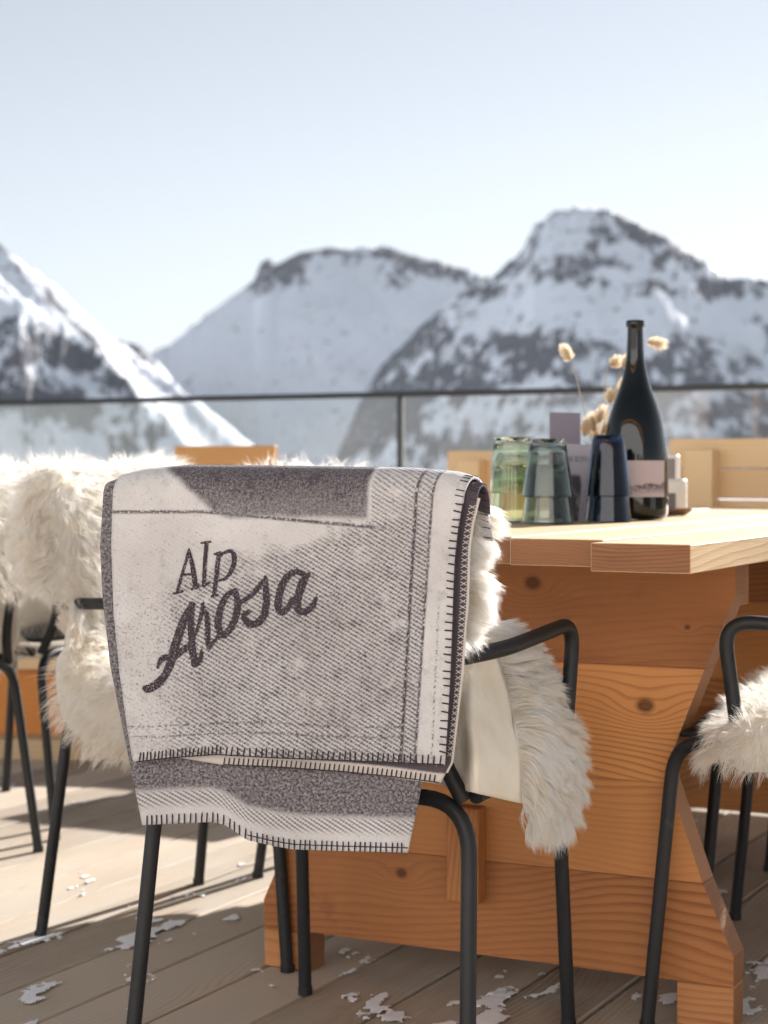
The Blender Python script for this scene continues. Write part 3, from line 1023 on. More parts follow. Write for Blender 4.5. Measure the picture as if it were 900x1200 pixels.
sheepskin('right2', 'sheepskin on the farther right chair, only a sliver seen past the arm', full,
          [(0, 0.235), (1, 0.21)], [(0, 0), (0.5, 0.0), (0.7, 0.08), (1, 0.06)], n=7000, length=0.05, seed=5, width=0.002)
sheepskin('far', 'warm cream sheepskin over the chair back at the photo\'s far left edge', [(-0.33, 0.60), (-0.345, 0.70)] + full[1:],
          [(0, 0.24), (1, 0.22)], [(0, 0), (0.5, 0.0), (0.7, 0.12), (1, 0.1)], n=22000, length=0.065, seed=6, width=0.0016)
sheepskin('far2', 'blurred sheepskin behind the left fur chair, over a chair turned away', full,
          [(0, 0.235), (1, 0.21)], [(0, 0), (0.5, 0.0), (0.7, 0.08), (1, 0.06)], n=9000, length=0.055, seed=8, width=0.002)

# main chair: skin under the blanket, with its right flap hanging out, suede side towards us
def main_skin():
    c, u, _ = CH['main']
    rz = yaw(u)
    root = empty('sheepskin', (c[0], c[1], 0), rz)
    tag(root, 'white sheepskin under the blanket, its suede flap and fur hanging out on the right', 'sheepskin', 'sheepskins draped over the armchairs')
    path = [(-0.298, 0.70), (-0.300, 0.78), (-0.285, 0.822), (-0.255, 0.81), (-0.215, 0.66), (-0.185, 0.53), (-0.13, 0.485), (0.0, 0.475), (0.12, 0.475), (0.21, 0.46), (0.25, 0.40)]
    G = skin_grid(path, [(0, 0.20), (0.4, 0.20), (0.55, 0.15), (1, 0.15)], [(0, 0.0), (1, 0.0)], seed=9, edge=0.01)
    smooth_solid(G, 'hide', [m_hide], root, 0.008)
    inv = Matrix.Translation((c[0], c[1], 0)) @ Matrix.Rotation(rz, 4, 'Z')
    inv = np.array(inv.inverted())
    loc = lambda Q: Q @ inv[:3, :3].T + inv[:3, 3]
    def keep(root_, tip, mid):
        bad = ((tip[:, 1] < -0.285) | (mid[:, 1] < -0.285) | (tip[:, 2] > 0.835)) & (np.abs(tip[:, 0]) < 0.30)
        return ~bad
    V1, Q1 = strands(G, 22000, 0.045, 0.0011, gravity_lay(), 9, keep=keep)
    parts = [(V1, Q1, LAST_FN)]
    # fur puff filling the loop of the blanket on the right end of the backrest
    n1, n2 = 14, 24
    g = np.empty((n1, n2, 3))
    for i in range(n1):
        a = math.pi * (0.02 + 0.95 * i / (n1 - 1))
        for j in range(n2):
            z = 0.812 - 0.165 * j / (n2 - 1)
            rad = 0.022
            g[i, j] = (0.222 + rad * math.sin(a) + 0.012 * math.sin(j * 0.5), -0.262 - rad * math.cos(a) - 0.001 * j, z)
    smooth_solid(g, 'edge_roll', [m_hide], root, 0.004)
    def lay2(s, t, r_, nn):
        l = np.zeros_like(r_); l[:, 2] -= 0.55; l[:, 0] += 0.5; l[:, 1] += 0.28
        return l
    g2 = g[::-1]
    V, Q = strands(g2, 7000, 0.046, 0.0010, lay2, 21, puff=0.45, keep=lambda r_, tp, md: (tp[:, 1] > -0.296) & (md[:, 1] > -0.296))
    parts.append((V, Q, LAST_FN))
    # suede flap (world positions)
    yl = np.linspace(0, 1, 26)
    redge = spline([(562, 738), (577, 758), (590, 790), (602, 830), (609, 870), (613, 905), (613, 942)], 26)
    ledge = spline([(500, 738), (497, 770), (492, 800), (490, 840), (490, 880), (492, 905), (494, 915)], 26)
    nxs = 22
    S = np.empty((nxs, 26, 3))
    for i in range(nxs):
        k = i / (nxs - 1)
        for j in range(26):
            px = ledge[j, 0] * (1 - k) + redge[j, 0] * k
            py = ledge[j, 1] * (1 - k) + redge[j, 1] * k
            D = interp([(490, 2.46), (536, 2.437), (551, 2.404), (613, 2.575)], px) + 0.075 * min(1.0, max(0.0, (850 - py) / 60.0)) - 0.055 * min(1.0, max(0.0, (py - 845) / 45.0)) * min(1.0, max(0.0, (px - 545) / 12.0)) + 0.005 * math.sin(k * 5.0 + j * 0.12)
            S[i, j] = P(px, py, D)
    Sl = loc(S.reshape(-1, 3)).reshape(S.shape)
    smooth_solid(Sl, 'suede_flap', [m_suede], root, 0.003)
    # fur margin curling round from the suede edge
    outer = spline([(572, 735), (600, 750), (626, 786), (648, 832), (664, 876), (668, 925), (654, 965), (636, 974), (624, 962)], 34)
    inner = spline([(560, 738), (575, 758), (588, 790), (600, 830), (607, 870), (611, 905), (612, 940), (613, 944), (614, 946)], 34)
    E = np.empty((16, 34, 3))
    for i in range(16):
        k = i / 15
        for j in range(34):
            q = inner[j] * (1 - k) + outer[j] * k
            bul = math.sin(math.pi * min(1, k * 0.8 + 0.1))
            E[i, j] = P(q[0], q[1], 2.40 + (q[0] - 550) * 0.0026 + 0.10 * min(1.0, max(0.0, (850 - q[1]) / 60.0)) - 0.035 * min(1.0, max(0.0, (q[1] - 845) / 45.0)) - 0.015 * bul + 0.03 * k * k)
    El = loc(E.reshape(-1, 3)).reshape(E.shape)
    Er = El[:, ::-1]      # so that the normals face us
    smooth_solid(El, 'fur_margin', [m_hide], root, 0.004)
    right_l = np.array((inv[:3, :3] @ np.array([1, 0, 0])))
    def lay3(s, t, r_, nn):
        tt = 1 - t
        l = np.zeros_like(r_)
        l += right_l[None] * (0.95 - 0.75 * np.clip((tt - 0.5) * 2, 0, 1))[:, None]
        l[:, 2] -= 0.25 + 0.9 * np.clip((tt - 0.35) * 1.6, 0, 1)
        return l
    for sd, GG in ((31, El), (32, Er)):
        du = np.gradient(GG, axis=0); dv = np.gradient(GG, axis=1)
        Nn = np.cross(du, dv).mean((0, 1))
        to_cam = inv[:3, :3] @ np.array([0, -1, 0])
        if Nn @ to_cam > 0:
            V, Q = strands(GG, 26000, 0.040, 0.00095, (lay3 if GG is Er else (lambda s, t, r_, nn: lay3(s, 1 - t, r_, nn))), sd, clump=0.012, puff=0.42)
            parts.append((V, Q, LAST_FN))
    off = 0; VV = []; QQ = []; NN = []
    for V, Q, N_ in parts:
        NN.append(N_); VV.append(V); QQ.append(Q + off); off += len(V)
    link_mesh('fleece', fleece_mesh(np.vstack(VV), np.vstack(QQ), np.vstack(NN)), [m_fur_w], root)
main_skin()

# ------------------------------------------------------------------ the blanket
BC, BU = CH['main'][0], np.array([0.391, 0.921, 0.0])
BR = np.array([0.921, -0.391, 0.0])
BP = np.array([BC[0], BC[1], 0.0]) - BU * 0.322

def on_plane(px, py, off=0.0):
    """Point of the blanket's hanging plane seen at a photo pixel, moved off metres away from the chair."""
    r = ray(px, py)
    p0 = BP - BU * off
    t = (BU @ (p0 - np.array([0, 0, H]))) / (BU @ r)
    return np.array([0, 0, H]) + r * t

L1_L = [(555, 141), (580, 133), (640, 131), (720, 134), (790, 141), (860, 151), (900, 158)]
L1_R = [(555, 549), (561, 548), (588, 543), (623, 537), (656, 533.5), (687, 532), (738, 530.5), (800, 528), (900, 522)]
HEM1 = [(130, 893), (157, 893), (200, 888), (253, 884), (320, 888), (400, 891), (522, 896), (600, 896)]
L2_L = [(555, 150), (900, 162)]
L2_R = [(555, 570), (566, 567), (582, 561), (614, 553), (642, 549), (705, 547), (797, 540), (893, 529), (920, 515)]
HEM2 = [(130, 890), (200, 886), (260, 896), (330, 899), (400, 904), (460, 910), (515, 917), (600, 921)]
L3_L = [(560, 127), (575, 122), (640, 118), (700, 121), (780, 130), (880, 150), (970, 168)]
L3_R = [(555, 520), (800, 510), (915, 495), (998, 478)]
HEM3 = [(120, 969), (168, 967), (200, 965), (250, 963), (262, 966), (275, 974), (290, 984), (320, 991), (345, 995), (400, 997), (478, 999), (560, 999)]
TOPY = [(110, 570), (125, 562), (141, 556), (170, 549), (215, 546), (300, 547), (400, 549), (480, 551), (530, 556), (549, 562), (570, 568), (590, 574)]

def rip(px, py, ph=0.0):
    a = np.clip((py - 600) / 300.0, 0, 1.2)
    wr = (fbm(np.asarray(px) / 95.0 + 3 + ph, np.asarray(py) / 160.0 + np.asarray(px) / 300.0, 3) - 0.5)
    return 0.016 * wr * (0.35 + a) + 0.006 * a * np.sin((px - 150) / 62.0 + ph) + 0.004 * a * np.sin(px / 24.0 + py / 130.0 + ph * 2) + 0.010 * a * a * np.exp(-((px - 300) / 90.0) ** 2)

def l1_off(px, py):
    return 0.018 + rip(px, py)

GUV = {}
def layer(name, Ls, Rs, hem, offs, Rad, mat, parent, back=0.16, v_of=None, nu=90, nv=100, thick=0.0035, topcut=0.0, shift=0.0):
    nb = 26
    G = np.empty((nu, nv + nb, 3)); UV = np.empty((nu, nv + nb, 2))
    for i in range(nu):
        s = i / (nu - 1)
        # top pixel of this column
        pxt = interp(Ls, 556) * (1 - s) + interp(Rs, 556) * s
        yt = interp(TOPY, pxt) + Rad * 900 + topcut
        pxb = interp(Ls, interp(hem, 300)) * (1 - s) + interp(Rs, interp(hem, 300)) * s
        yb = interp(hem, pxb)
        for j in range(nv):
            t = j / (nv - 1)
            py = yb + (yt - yb) * t
            px = interp(Ls, py) * (1 - s) + interp(Rs, py) * s
            o = offs(px, py)
            G[i, j] = on_plane(px, py, o)
            UV[i, j] = (px / 100, (py if v_of is None else v_of(px, py, yb)) / 100)
        top = G[i, nv - 1]; cen = top + BU * Rad
        vt = UV[i, nv - 1, 1]
        for q in range(nb):
            if q < 14:
                a = math.pi * (q + 1) / 14
                p = cen - BU * Rad * math.cos(a) + np.array([0, 0, 1]) * Rad * math.sin(a); ln = Rad * a
            else:
                dn = back * (q - 13) / (nb - 14)
                p = cen + BU * (Rad + 0.004 * math.sin(dn * 20)) - np.array([0, 0, dn]); ln = Rad * math.pi + dn
            p = p + BR * (shift * s * (q + 1) / nb)
            G[i, nv + q] = p; UV[i, nv + q] = (UV[i, nv - 1, 0], vt - ln * 8.6)
    GUV[name] = UV
    me = np_mesh(name, G.reshape(-1, 3), grid_faces(nu, nv + nb), UV.reshape(-1, 2), True)
    o = link_mesh(name, me, [mat], parent)
    sm = o.modifiers.new('s', 'SOLIDIFY'); sm.thickness = thick; sm.offset = 0
    return o, G

def blanket_mat():
    m = M('printed_wool')
    u, v = m.uv()
    vec = m.vec(u, v)
    n1 = m.noise(vec, 2.1, 6.0, 0.62)          # splotches (~30 px)
    n2 = m.noise(vec, 30.0, 3.0, 0.7)         # speckle
    n3 = m.noise(vec, 75.0, 2.0, 0.7)         # yarn grain
    n1b = m.noise(m.vec(u, v, 4.0), 1.3, 3.0)
    q = m.sub(m.mul(v, math.cos(R(31))), m.mul(u, math.sin(R(31))))
    tw = m.math('SINE', m.mul(q, 2 * math.pi / 0.047))
    q2 = m.add(m.mul(u, math.cos(R(31))), m.mul(v, math.sin(R(31))))
    tx = m.math('SINE', m.add(m.mul(q2, 2 * math.pi / 0.036), m.mul(q, 40.0)))
    tw = m.math('ADD', m.add(m.mul(tw, 0.5), 0.5), m.mul(tx, 0.22), clamp=True)
    # ---- front layer regions
    vr = m.sub(v, 5.55)
    lineA = m.sub(4.90, m.mul(vr, 0.058)); lineB = m.sub(5.09, m.mul(vr, 0.066))
    jit = m.mul(m.sub(n2, 0.5), 0.05)
    top = m.mul(m.sub(1.0, m.ss(m.add(v, m.mul(m.sub(n1, 0.5), 0.12)), 6.02, 6.12)), m.sub(1.0, m.ss(u, 4.28, 4.36)))
    top = m.mul(top, m.ss(m.add(m.sub(u, m.mul(m.sub(v, 5.48), 1.25)), m.mul(m.sub(n1, 0.5), 0.25)), 1.80, 1.98))
    twr = m.ss(m.add(m.add(m.sub(v, 6.75), m.mul(m.sub(u, 2.0), 0.34)), m.mul(m.sub(n1, 0.5), 1.6)), 0.0, 0.30)
    twr = m.mul(twr, m.ss(m.add(u, m.mul(m.sub(n2, 0.5), 0.9)), 1.65, 2.35))
    twr = m.mul(twr, m.sub(1.0, m.ss(m.sub(u, lineB), -0.02, 0.02)))
    upper_right = m.mul(m.mul(m.ss(u, 4.33, 4.38), m.sub(1.0, m.ss(m.sub(u, lineB), -0.02, 0.02))), m.sub(1.0, m.ss(v, 6.3, 6.6)))
    twr = m.mx(twr, m.mul(upper_right, 0.8))
    twr = m.mul(twr, m.sub(1.0, m.mul(m.ss(m.add(n1, m.mul(m.sub(n2, 0.5), 0.12)), 0.585, 0.66), 0.7)))
    speck_left = m.mul(m.mul(m.ss(v, 6.6, 7.2), m.sub(1.0, m.ss(u, 1.9, 2.6))), 0.5)
    lines = m.mul(m.band(m.add(u, jit), lineA, 0.020, 0.012), m.ss(n2, 0.36, 0.5))
    lines = m.mx(lines, m.mul(m.band(m.add(u, jit), lineB, 0.016, 0.012), m.ss(n2, 0.38, 0.52)))
    hl = m.band(m.add(v, jit), m.add(6.00, m.mul(m.mx(m.sub(u, 2.4), 0.0), 0.09)), 0.020, 0.014)
    lines = m.mx(lines, m.mul(m.mul(hl, m.sub(1.0, m.ss(u, 4.2, 4.8))), m.ss(n2, 0.34, 0.5)))
    for c_ in (8.52, 8.64):
        hh = m.band(m.add(v, jit), m.sub(c_, m.mul(m.band(u, 2.9, 0.2, 1.2), 0.05)), 0.014, 0.012)
        lines = m.mx(lines, m.mul(m.mul(hh, m.sub(1.0, m.ss(m.sub(u, lineA), -0.02, 0.02))), m.mul(m.ss(n2, 0.42, 0.58), 0.85)))
    edge_line = m.mul(m.band(m.add(u, jit), m.sub(5.22, m.mul(vr, 0.045)), 0.012, 0.01), m.mul(m.ss(v, 6.9, 7.3), m.ss(n2, 0.46, 0.62)))
    lines = m.mx(lines, edge_line)
    d_tw = m.mul(twr, m.ss(m.add(tw, m.add(m.mul(m.sub(n3, 0.5), 1.9), m.mul(m.sub(n2, 0.5), 0.8))), 0.30, 0.85))
    d_tw = m.mul(d_tw, m.add(0.52, m.mul(m.sub(n2, 0.45), 1.5)))
    d_sp = m.mul(m.mx(speck_left, m.mul(twr, 0.3)), m.ss(n2, 0.55, 0.64))
    d_top = m.mul(top, m.add(m.sub(0.92, m.mul(m.ss(v, 5.5, 6.1), 0.22)), m.mul(m.sub(n2, 0.5), 1.0)))
    d_bg = m.mul(m.ss(n2, 0.60, 0.70), 0.6)
    front = m.mx(m.mx(d_tw, d_sp), m.mx(m.mx(d_top, m.mul(lines, 0.85)), m.mul(d_bg, m.sub(1.0, m.ss(u, 4.8, 5.0)))))
    front = m.add(front, m.mul(twr, 0.14))
    front = m.add(front, m.mul(m.ss(m.noise(m.vec(u, m.mul(v, 0.6), 2.0), 7.0, 6.0, 0.72), 0.50, 0.72), 0.22))
    front = m.add(front, m.mul(m.ss(m.noise(m.vec(u, v, 9.0), 5.0, 5.0, 0.7), 0.50, 0.68), m.mul(m.ss(v, 6.2, 7.0), 0.20)))
    # ---- lower layer (v > 12): 20 - distance from the hem
    wv = m.sub(20.0, v)
    sp = m.mul(m.ss(wv, 0.34, 0.46), m.add(0.80, m.mul(m.sub(n2, 0.5), 1.8)))
    ln = m.mul(m.band(m.add(wv, m.mul(jit, 1.2)), 0.47, 0.05, 0.02), m.add(0.65, m.mul(m.sub(n2, 0.5), 1.0)))
    twl = m.mul(m.band(wv, 0.30, 0.09, 0.05), m.mul(m.ss(m.add(tw, m.mul(m.sub(n3, 0.5), 1.0)), 0.35, 0.85), 0.7))
    left = m.mul(m.ss(wv, 1.6, 1.9), m.add(0.55, m.mul(m.sub(n1, 0.5), 2.0)))
    low = m.mx(m.mul(m.ss(n2, 0.56, 0.70), 0.4), m.mx(sp, ln))
    low = m.mx(low, m.mx(twl, left))
    isl = m.ss(v, 11.9, 12.1)
    f = m.n('ShaderNodeMix', data_type='FLOAT'); m.put(f.inputs[0], isl); m.put(f.inputs[2], front); m.put(f.inputs[3], low)
    d = m.math('ADD', f.outputs[0], m.mul(m.sub(n3, 0.5), 0.75), clamp=True)
    cream = m.mix(m.ss(n1b, 0.3, 0.7), (0.70, 0.69, 0.69), (0.60, 0.585, 0.58))
    col = m.mix(d, cream, (0.062, 0.050, 0.064))
    m.base(col, 0.95, 0.1)
    m.b.inputs['Sheen Weight'].default_value = 0.25
    m.b.inputs['Sheen Roughness'].default_value = 0.5
    m.bump(m.add(m.add(n3, m.mul(tw, 0.35)), m.mul(n2, 0.5)), 0.8, 0.0016)
    return m.m

m_wool = blanket_mat()
m_wool_dark = plain('dark_wool', (0.085, 0.07, 0.085), 0.95, 0.1, 0, 0.35, 250)
m_ink = plain('charcoal_yarn', (0.06, 0.048, 0.058), 0.95, 0.1, 0, 0.35, 300)
_m = M('middle_fold_wool'); _u, _v = _m.uv()
_n = _m.noise(_m.vec(_u, _v), 60.0, 3.0, 0.7)
_m.base(_m.mix(_m.ss(_m.add(_v, _m.mul(_m.sub(_n, 0.5), 0.05)), 0.10, 0.13), (0.58, 0.54, 0.50), _m.mix(_n, (0.05, 0.04, 0.05), (0.14, 0.12, 0.14))), 0.95, 0.1)
_m.bump(_n, 0.5, 0.0012)
m_mid = _m.m
m_lin = plain('cream_yarn', (0.58, 0.54, 0.50), 0.95, 0.1, 0, 0.15, 300)

def build_blanket():
    root = empty('wool_blanket', (BP[0], BP[1], 0.40))
    tag(root, 'grey and cream wool blanket with dark Alp Arosa lettering, hung over the chair back', 'blanket')
    inv = Matrix.Translation(root.location).inverted()
    def base(o): o.matrix_parent_inverse = inv
    o1, G1 = layer('front_fold', L1_L, L1_R, HEM1, l1_off, 0.030, m_wool, root, shift=0.016, back=0.05)
    o2, G2 = layer('middle_fold', L2_L, L2_R, HEM2, lambda px, py: 0.009 + rip(px, py) * 0.9, 0.024, m_mid, root, topcut=3, back=0.012, v_of=lambda px, py, yb: yb - py)
    o3, G3 = layer('lower_fold', L3_L, L3_R, HEM3, lambda px, py: 0.0 + rip(px, py, 0.2) * 0.75, 0.018, m_wool, root,
                   v_of=lambda px, py, yb: 2000 - (yb - py), topcut=4)
    for o in (o1, o2, o3): base(o)
    # the nap: tiny loose fibres that take the print's colour
    rg_ = np.random.default_rng(77)
    for o_, G_, n_ in ((o1, G1, 26000), (o3, G3, 12000)):
        nu_, nv_ = G_.shape[:2]
        uvl = o_.data.uv_layers[0].data
        i = rg_.integers(0, nu_, n_); j = rg_.integers(0, nv_ - (12 if o_ is o1 else 26), n_)
        fi = rg_.random(n_) ; i2 = np.minimum(i + 1, nu_ - 1); j2 = np.minimum(j + 1, nv_ - 1); fj = rg_.random(n_)
        root_ = G_[i, j] * (1 - fi[:, None]) + G_[i2, j] * fi[:, None] + (G_[i, j2] - G_[i, j]) * fj[:, None]
        du_ = np.gradient(G_, axis=0)[i, j]; dv_ = np.gradient(G_, axis=1)[i, j]
        nn_ = np.cross(du_, dv_); nn_ /= np.linalg.norm(nn_, axis=1, keepdims=True) + 1e-9
        flip = np.where((G_[i, j] @ BU) * 0 + (nn_ @ -BU) + nn_[:, 2] < 0, -1.0, 1.0)[:, None]; nn_ = nn_ * flip
        dd = nn_ * 0.55 + rg_.normal(size=(n_, 3)) * 0.5; dd /= np.linalg.norm(dd, axis=1, keepdims=True)
        a_ = root_ + nn_ * 0.0016; b_ = a_ + dd * (0.0012 + 0.0026 * rg_.random(n_) ** 2)[:, None]
        wd_ = np.cross(dd, rg_.normal(size=(n_, 3))); wd_ /= np.linalg.norm(wd_, axis=1, keepdims=True); wd_ *= 0.00016
        V_ = np.stack([a_ - wd_, a_ + wd_, b_ + wd_ * 0.4, b_ - wd_ * 0.4], 1).reshape(-1, 3)
        UVg = np.array(GUV[o_.name.split('.')[0]])
        uv_ = np.repeat(UVg[i, j] * (1 - fi[:, None]) + UVg[i2, j] * fi[:, None] + (UVg[i, j2] - UVg[i, j]) * fj[:, None], 4, axis=0)
        fz = link_mesh('nap', np_mesh('nap', V_, np.arange(n_ * 4).reshape(-1, 4), uv_, False), [m_wool], o_)
    # stitches: short yarn ticks standing on the surface
    rg = random.Random(3)
    def tick(mb, a, b, off_f, w_=1.9, lift=0.0028):
        pts = []
        for k in (0, 0.5, 1):
            px = a[0] + (b[0] - a[0]) * k; py = a[1] + (b[1] - a[1]) * k
            pts.append(on_plane(px, py, off_f(px, py) + lift + (0.0006 if k == 0.5 else 0)))
        mb.tube(pts, [w_ / 1900.0, w_ / 1750.0, w_ / 1900.0], seg=6)
    mb = MB()
    y = 592.0
    while y < 886:      # front fold, right edge: 9.6 px apart
        x = interp(L1_R, y)
        tick(mb, (x + 1, y + rg.uniform(-.6, .6)), (x - 8.5 + rg.uniform(-1, 1), y - 1.5 + rg.uniform(-.8, .8)), l1_off)
        y += (8.4 if y < 650 else 9.6) * rg.uniform(0.88, 1.12)
    x = 163.0
    while x < 516:      # front fold hem
        yb = interp(HEM1, x)
        tick(mb, (x + rg.uniform(-.5, .5), yb + 0.6), (x + 1.0 + rg.uniform(-.8, .8), yb - 10 + rg.uniform(-1, 1)), l1_off, 1.8)
        x += (4.6 if x < 255 else 6.6) * rg.uniform(0.85, 1.15)
    of2 = lambda px, py: 0.009 + rip(px, py) * 0.9
    x = 262.0
    while x < 514:      # middle fold hem
        yb = interp(HEM2, x)
        tick(mb, (x, yb + 0.5), (x + 1.5, yb - 8), of2, 1.7)
        x += 5.6
    of3 = lambda px, py: rip(px, py, 0.2) * 0.75
    x = 172.0
    while x < 476:      # lower fold hem, doubled
        yb = interp(HEM3, x)
        tick(mb, (x, yb + 0.5), (x + rg.uniform(-.5, 1), yb - 11), of3, 1.8)
        x += 6.3 * rg.uniform(0.85, 1.15)
    # seam lines along the hems
    for hem, of, x0, x1, up in ((HEM3, of3, 290, 478, 5.5), (HEM1, l1_off, 160, 520, 0.0), (HEM2, of2, 262, 515, 0.0)):
        xs = np.linspace(x0, x1, 50)
        pts = [on_plane(x, interp(hem, x) - up, of(x, interp(hem, x)) + 0.0022) for x in xs]
        mb.tube(pts, 0.0007, seg=5)
    pts = [on_plane(interp(L1_R, yy) + 0.3, yy, l1_off(interp(L1_R, yy), yy) + 0.001) for yy in np.linspace(590, 896, 60)]
    mb.tube(pts, 0.0012, seg=6)
    base(mb.build('stitching', [m_ink], root))
    # zigzag stitch in light yarn on the dark middle fold, and its pale rim
    mb = MB()
    y = 592.0
    while y < 884:
        x = interp(L2_R, y); x2 = interp(L2_R, y + 4.6)
        g_ = max(5.5, min(10.0, (interp(L2_R, y) - interp(L1_R, y)) * 0.52))
        tick(mb, (x - 0.5, y), (x2 - g_, y + 4.4), of2, 1.0)
        tick(mb, (x - g_, y), (x2 - 0.5, y + 4.4), of2, 1.0)
        y += 6.9
    pts = [on_plane(interp(L2_R, yy) + 0.8, yy, of2(interp(L2_R, yy), yy)) for yy in np.linspace(584, 905, 60)]
    mb.tube(pts, 0.0017, seg=8)
    base(mb.build('pale_edge_stitch', [m_lin], root))
    # stitches round the top bend and the far side (right end of the loop)
    def edge_ticks(G, nv, step, parent_mb, ln, w_=1.4, side=-1, start=2, out=0.0026):
        col = G[side]; inn = G[side - 9 if side < 0 else 9]
        seg = np.linalg.norm(np.diff(col[nv:], axis=0), axis=1).cumsum()
        tot = seg[-1]; s = 0.002
        while s < tot:
            k = int(np.searchsorted(seg, s)) + nv
            a = col[k]; d = inn[k] - a; d /= np.linalg.norm(d)
            b = a + d * ln
            tan = col[min(k + 1, len(col) - 1)] - col[k - 1]
            nrm = np.cross(tan, d); nrm /= np.linalg.norm(nrm) + 1e-9
            for sg in (1, -1):
                parent_mb.tube([a + nrm * sg * out, b + nrm * sg * out], w_ / 1900.0, seg=5)
            s += step
    mb = MB()
    edge_ticks(G1, 100, 0.0095, mb, 0.011)
    edge_ticks(G2, 100, 0.0090, mb, 0.010)
    base(mb.build('loop_stitching', [m_ink], root))

    # lettering: strokes rasterised to a fine sheet lying on the wool
    z6 = lambda pts: [(160 + x / 6.0, 620 + y / 6.0) for x, y in pts]
    ST = []
    def st(pts, ws): ST.append((pts, ws))
    st(z6([(368, 148), (335, 270), (285, 440)]), [3.6, 4.0, 4.0])
    st(z6([(368, 145), (395, 270), (415, 408)]), [3.6, 6.0, 6.4])
    st(z6([(318, 322), (400, 316)]), [3.2, 3.4])
    st(z6([(262, 455), (322, 436)]), [3.0, 3.6]); st(z6([(388, 422), (438, 404)]), [3.4, 3.2])
    st(z6([(492, 98), (480, 250), (474, 385)]), [5.4, 5.4, 5.2]); st(z6([(458, 98), (518, 88)]), [3.2, 3.0]); st(z6([(472, 396), (512, 376)]), [5.0, 2.8])
    st(z6([(577, 175), (562, 320), (546, 460)]), [5.4, 5.8, 5.2]); st(z6([(548, 178), (590, 166)]), [3.0, 4.2]); st(z6([(528, 474), (570, 463)]), [3.4, 3.4])
    st(z6([(585, 192), (620, 165), (660, 155), (684, 180), (684, 240), (660, 305), (620, 350), (575, 362)]), [3.5, 4.0, 5.2, 6.2, 6.4, 5.4, 4.4, 2.6])
    st(z6([(400, 528), (365, 575), (325, 660), (290, 765), (262, 850), (242, 930), (205, 1015), (150, 1085), (85, 1122), (66, 1122)]), [5.5, 8.5, 10.5, 10.5, 10.5, 10.5, 10, 10.5, 10.5, 9])
    st(z6([(245, 905), (195, 905), (165, 930), (150, 972)]), [7, 8, 6.5, 4])
    st(z6([(240, 925), (300, 872), (380, 812)]), [8, 8.5, 7.5])
    st(z6([(388, 530), (382, 650), (386, 760), (396, 870), (412, 945)]), [7.5, 8, 8.2, 9, 9])
    st(z6([(408, 950), (440, 930), (454, 890), (457, 850)]), [8.5, 7.5, 5.5, 3])
    st(z6([(395, 790), (430, 695), (458, 590), (466, 522)]), [3.5, 4.5, 5.0, 4.2])
    st(z6([(464, 555), (495, 610), (500, 700), (500, 780), (508, 832)]), [5.5, 6.5, 7, 7, 6])
    st(z6([(508, 832), (540, 795), (575, 755)]), [6, 5, 5.5])
    st([(275, 692), (265, 699), (257.5, 716), (255.5, 733), (260, 744), (268, 739.5), (275, 726), (278.5, 710), (276.5, 694)], [6.5, 7.5, 8.5, 9, 8.5, 8.5, 8.5, 8.5, 6.5])
    st([(280, 707), (293, 698.5), (304, 687), (311, 676)], [5.5, 6.2, 6.2, 3.5])
    st([(311, 676), (311.5, 690), (312, 706), (309, 721), (302, 730), (294, 731.5), (287.5, 727), (286, 721), (291, 717)], [4.5, 7.5, 9, 9, 9, 8.5, 8, 7.5, 5.5])
    st([(355, 672.5), (346, 670), (338, 674.5), (331, 685), (327, 699), (326, 711), (330, 717.5), (336, 714), (343, 703)], [7.5, 7, 8.5, 9, 9, 9, 8, 7.5, 7.5])
    st([(361.5, 673), (355, 682), (350, 696), (348, 708), (351, 716), (358, 716.5), (366, 710.5), (370.8, 700)], [5, 10, 10, 10, 9, 8.5, 8, 3.5])
    s_ = 0.42
    xs = np.arange(166, 378, s_); ys = np.arange(630, 812, s_)
    X, Y = np.meshgrid(xs, ys, indexing='ij')
    sd = np.full(X.shape, 1e9)
    for pts, ws in ST:
        pts = np.asarray(pts, float); 
        if len(pts) > 2:
            q = spline(np.column_stack([pts, ws]), len(pts) * 6)
        else:
            q = np.column_stack([pts, ws])
        for a, b in zip(q[:-1], q[1:]):
            dx, dy = b[0] - a[0], b[1] - a[1]
            L2 = dx * dx + dy * dy + 1e-9
            t = np.clip(((X - a[0]) * dx + (Y - a[1]) * dy) / L2, 0, 1)
            r_ = (a[2] + (b[2] - a[2]) * t) / 2
            sd = np.minimum(sd, np.hypot(X - a[0] - dx * t, Y - a[1] - dy * t) - r_)
    sd = sd + (fbm(X * 0.9, Y * 0.9, 3) - 0.5) * 1.1
    keep = (sd < 0.1) & (fbm(X * 1.7 + 40, Y * 1.7, 2) < 0.80)
    ok = keep[:-1, :-1] & keep[1:, :-1] & keep[1:, 1:] & keep[:-1, 1:]
    I, J = np.nonzero(ok); ny = X.shape[1]
    Fq = np.stack([I * ny + J, I * ny + J + 1, (I + 1) * ny + J + 1, (I + 1) * ny + J], -1)
    used, iv = np.unique(Fq.ravel(), return_inverse=True)
    pxs = X.ravel()[used]; pys = Y.ravel()[used]
    V = np.array([on_plane(a, b, l1_off(a, b) + 0.0026) for a, b in zip(pxs, pys)])
    base(link_mesh('lettering', np_mesh('lettering', V, iv.reshape(-1, 4), smooth=True), [m_ink], root))
build_blanket()

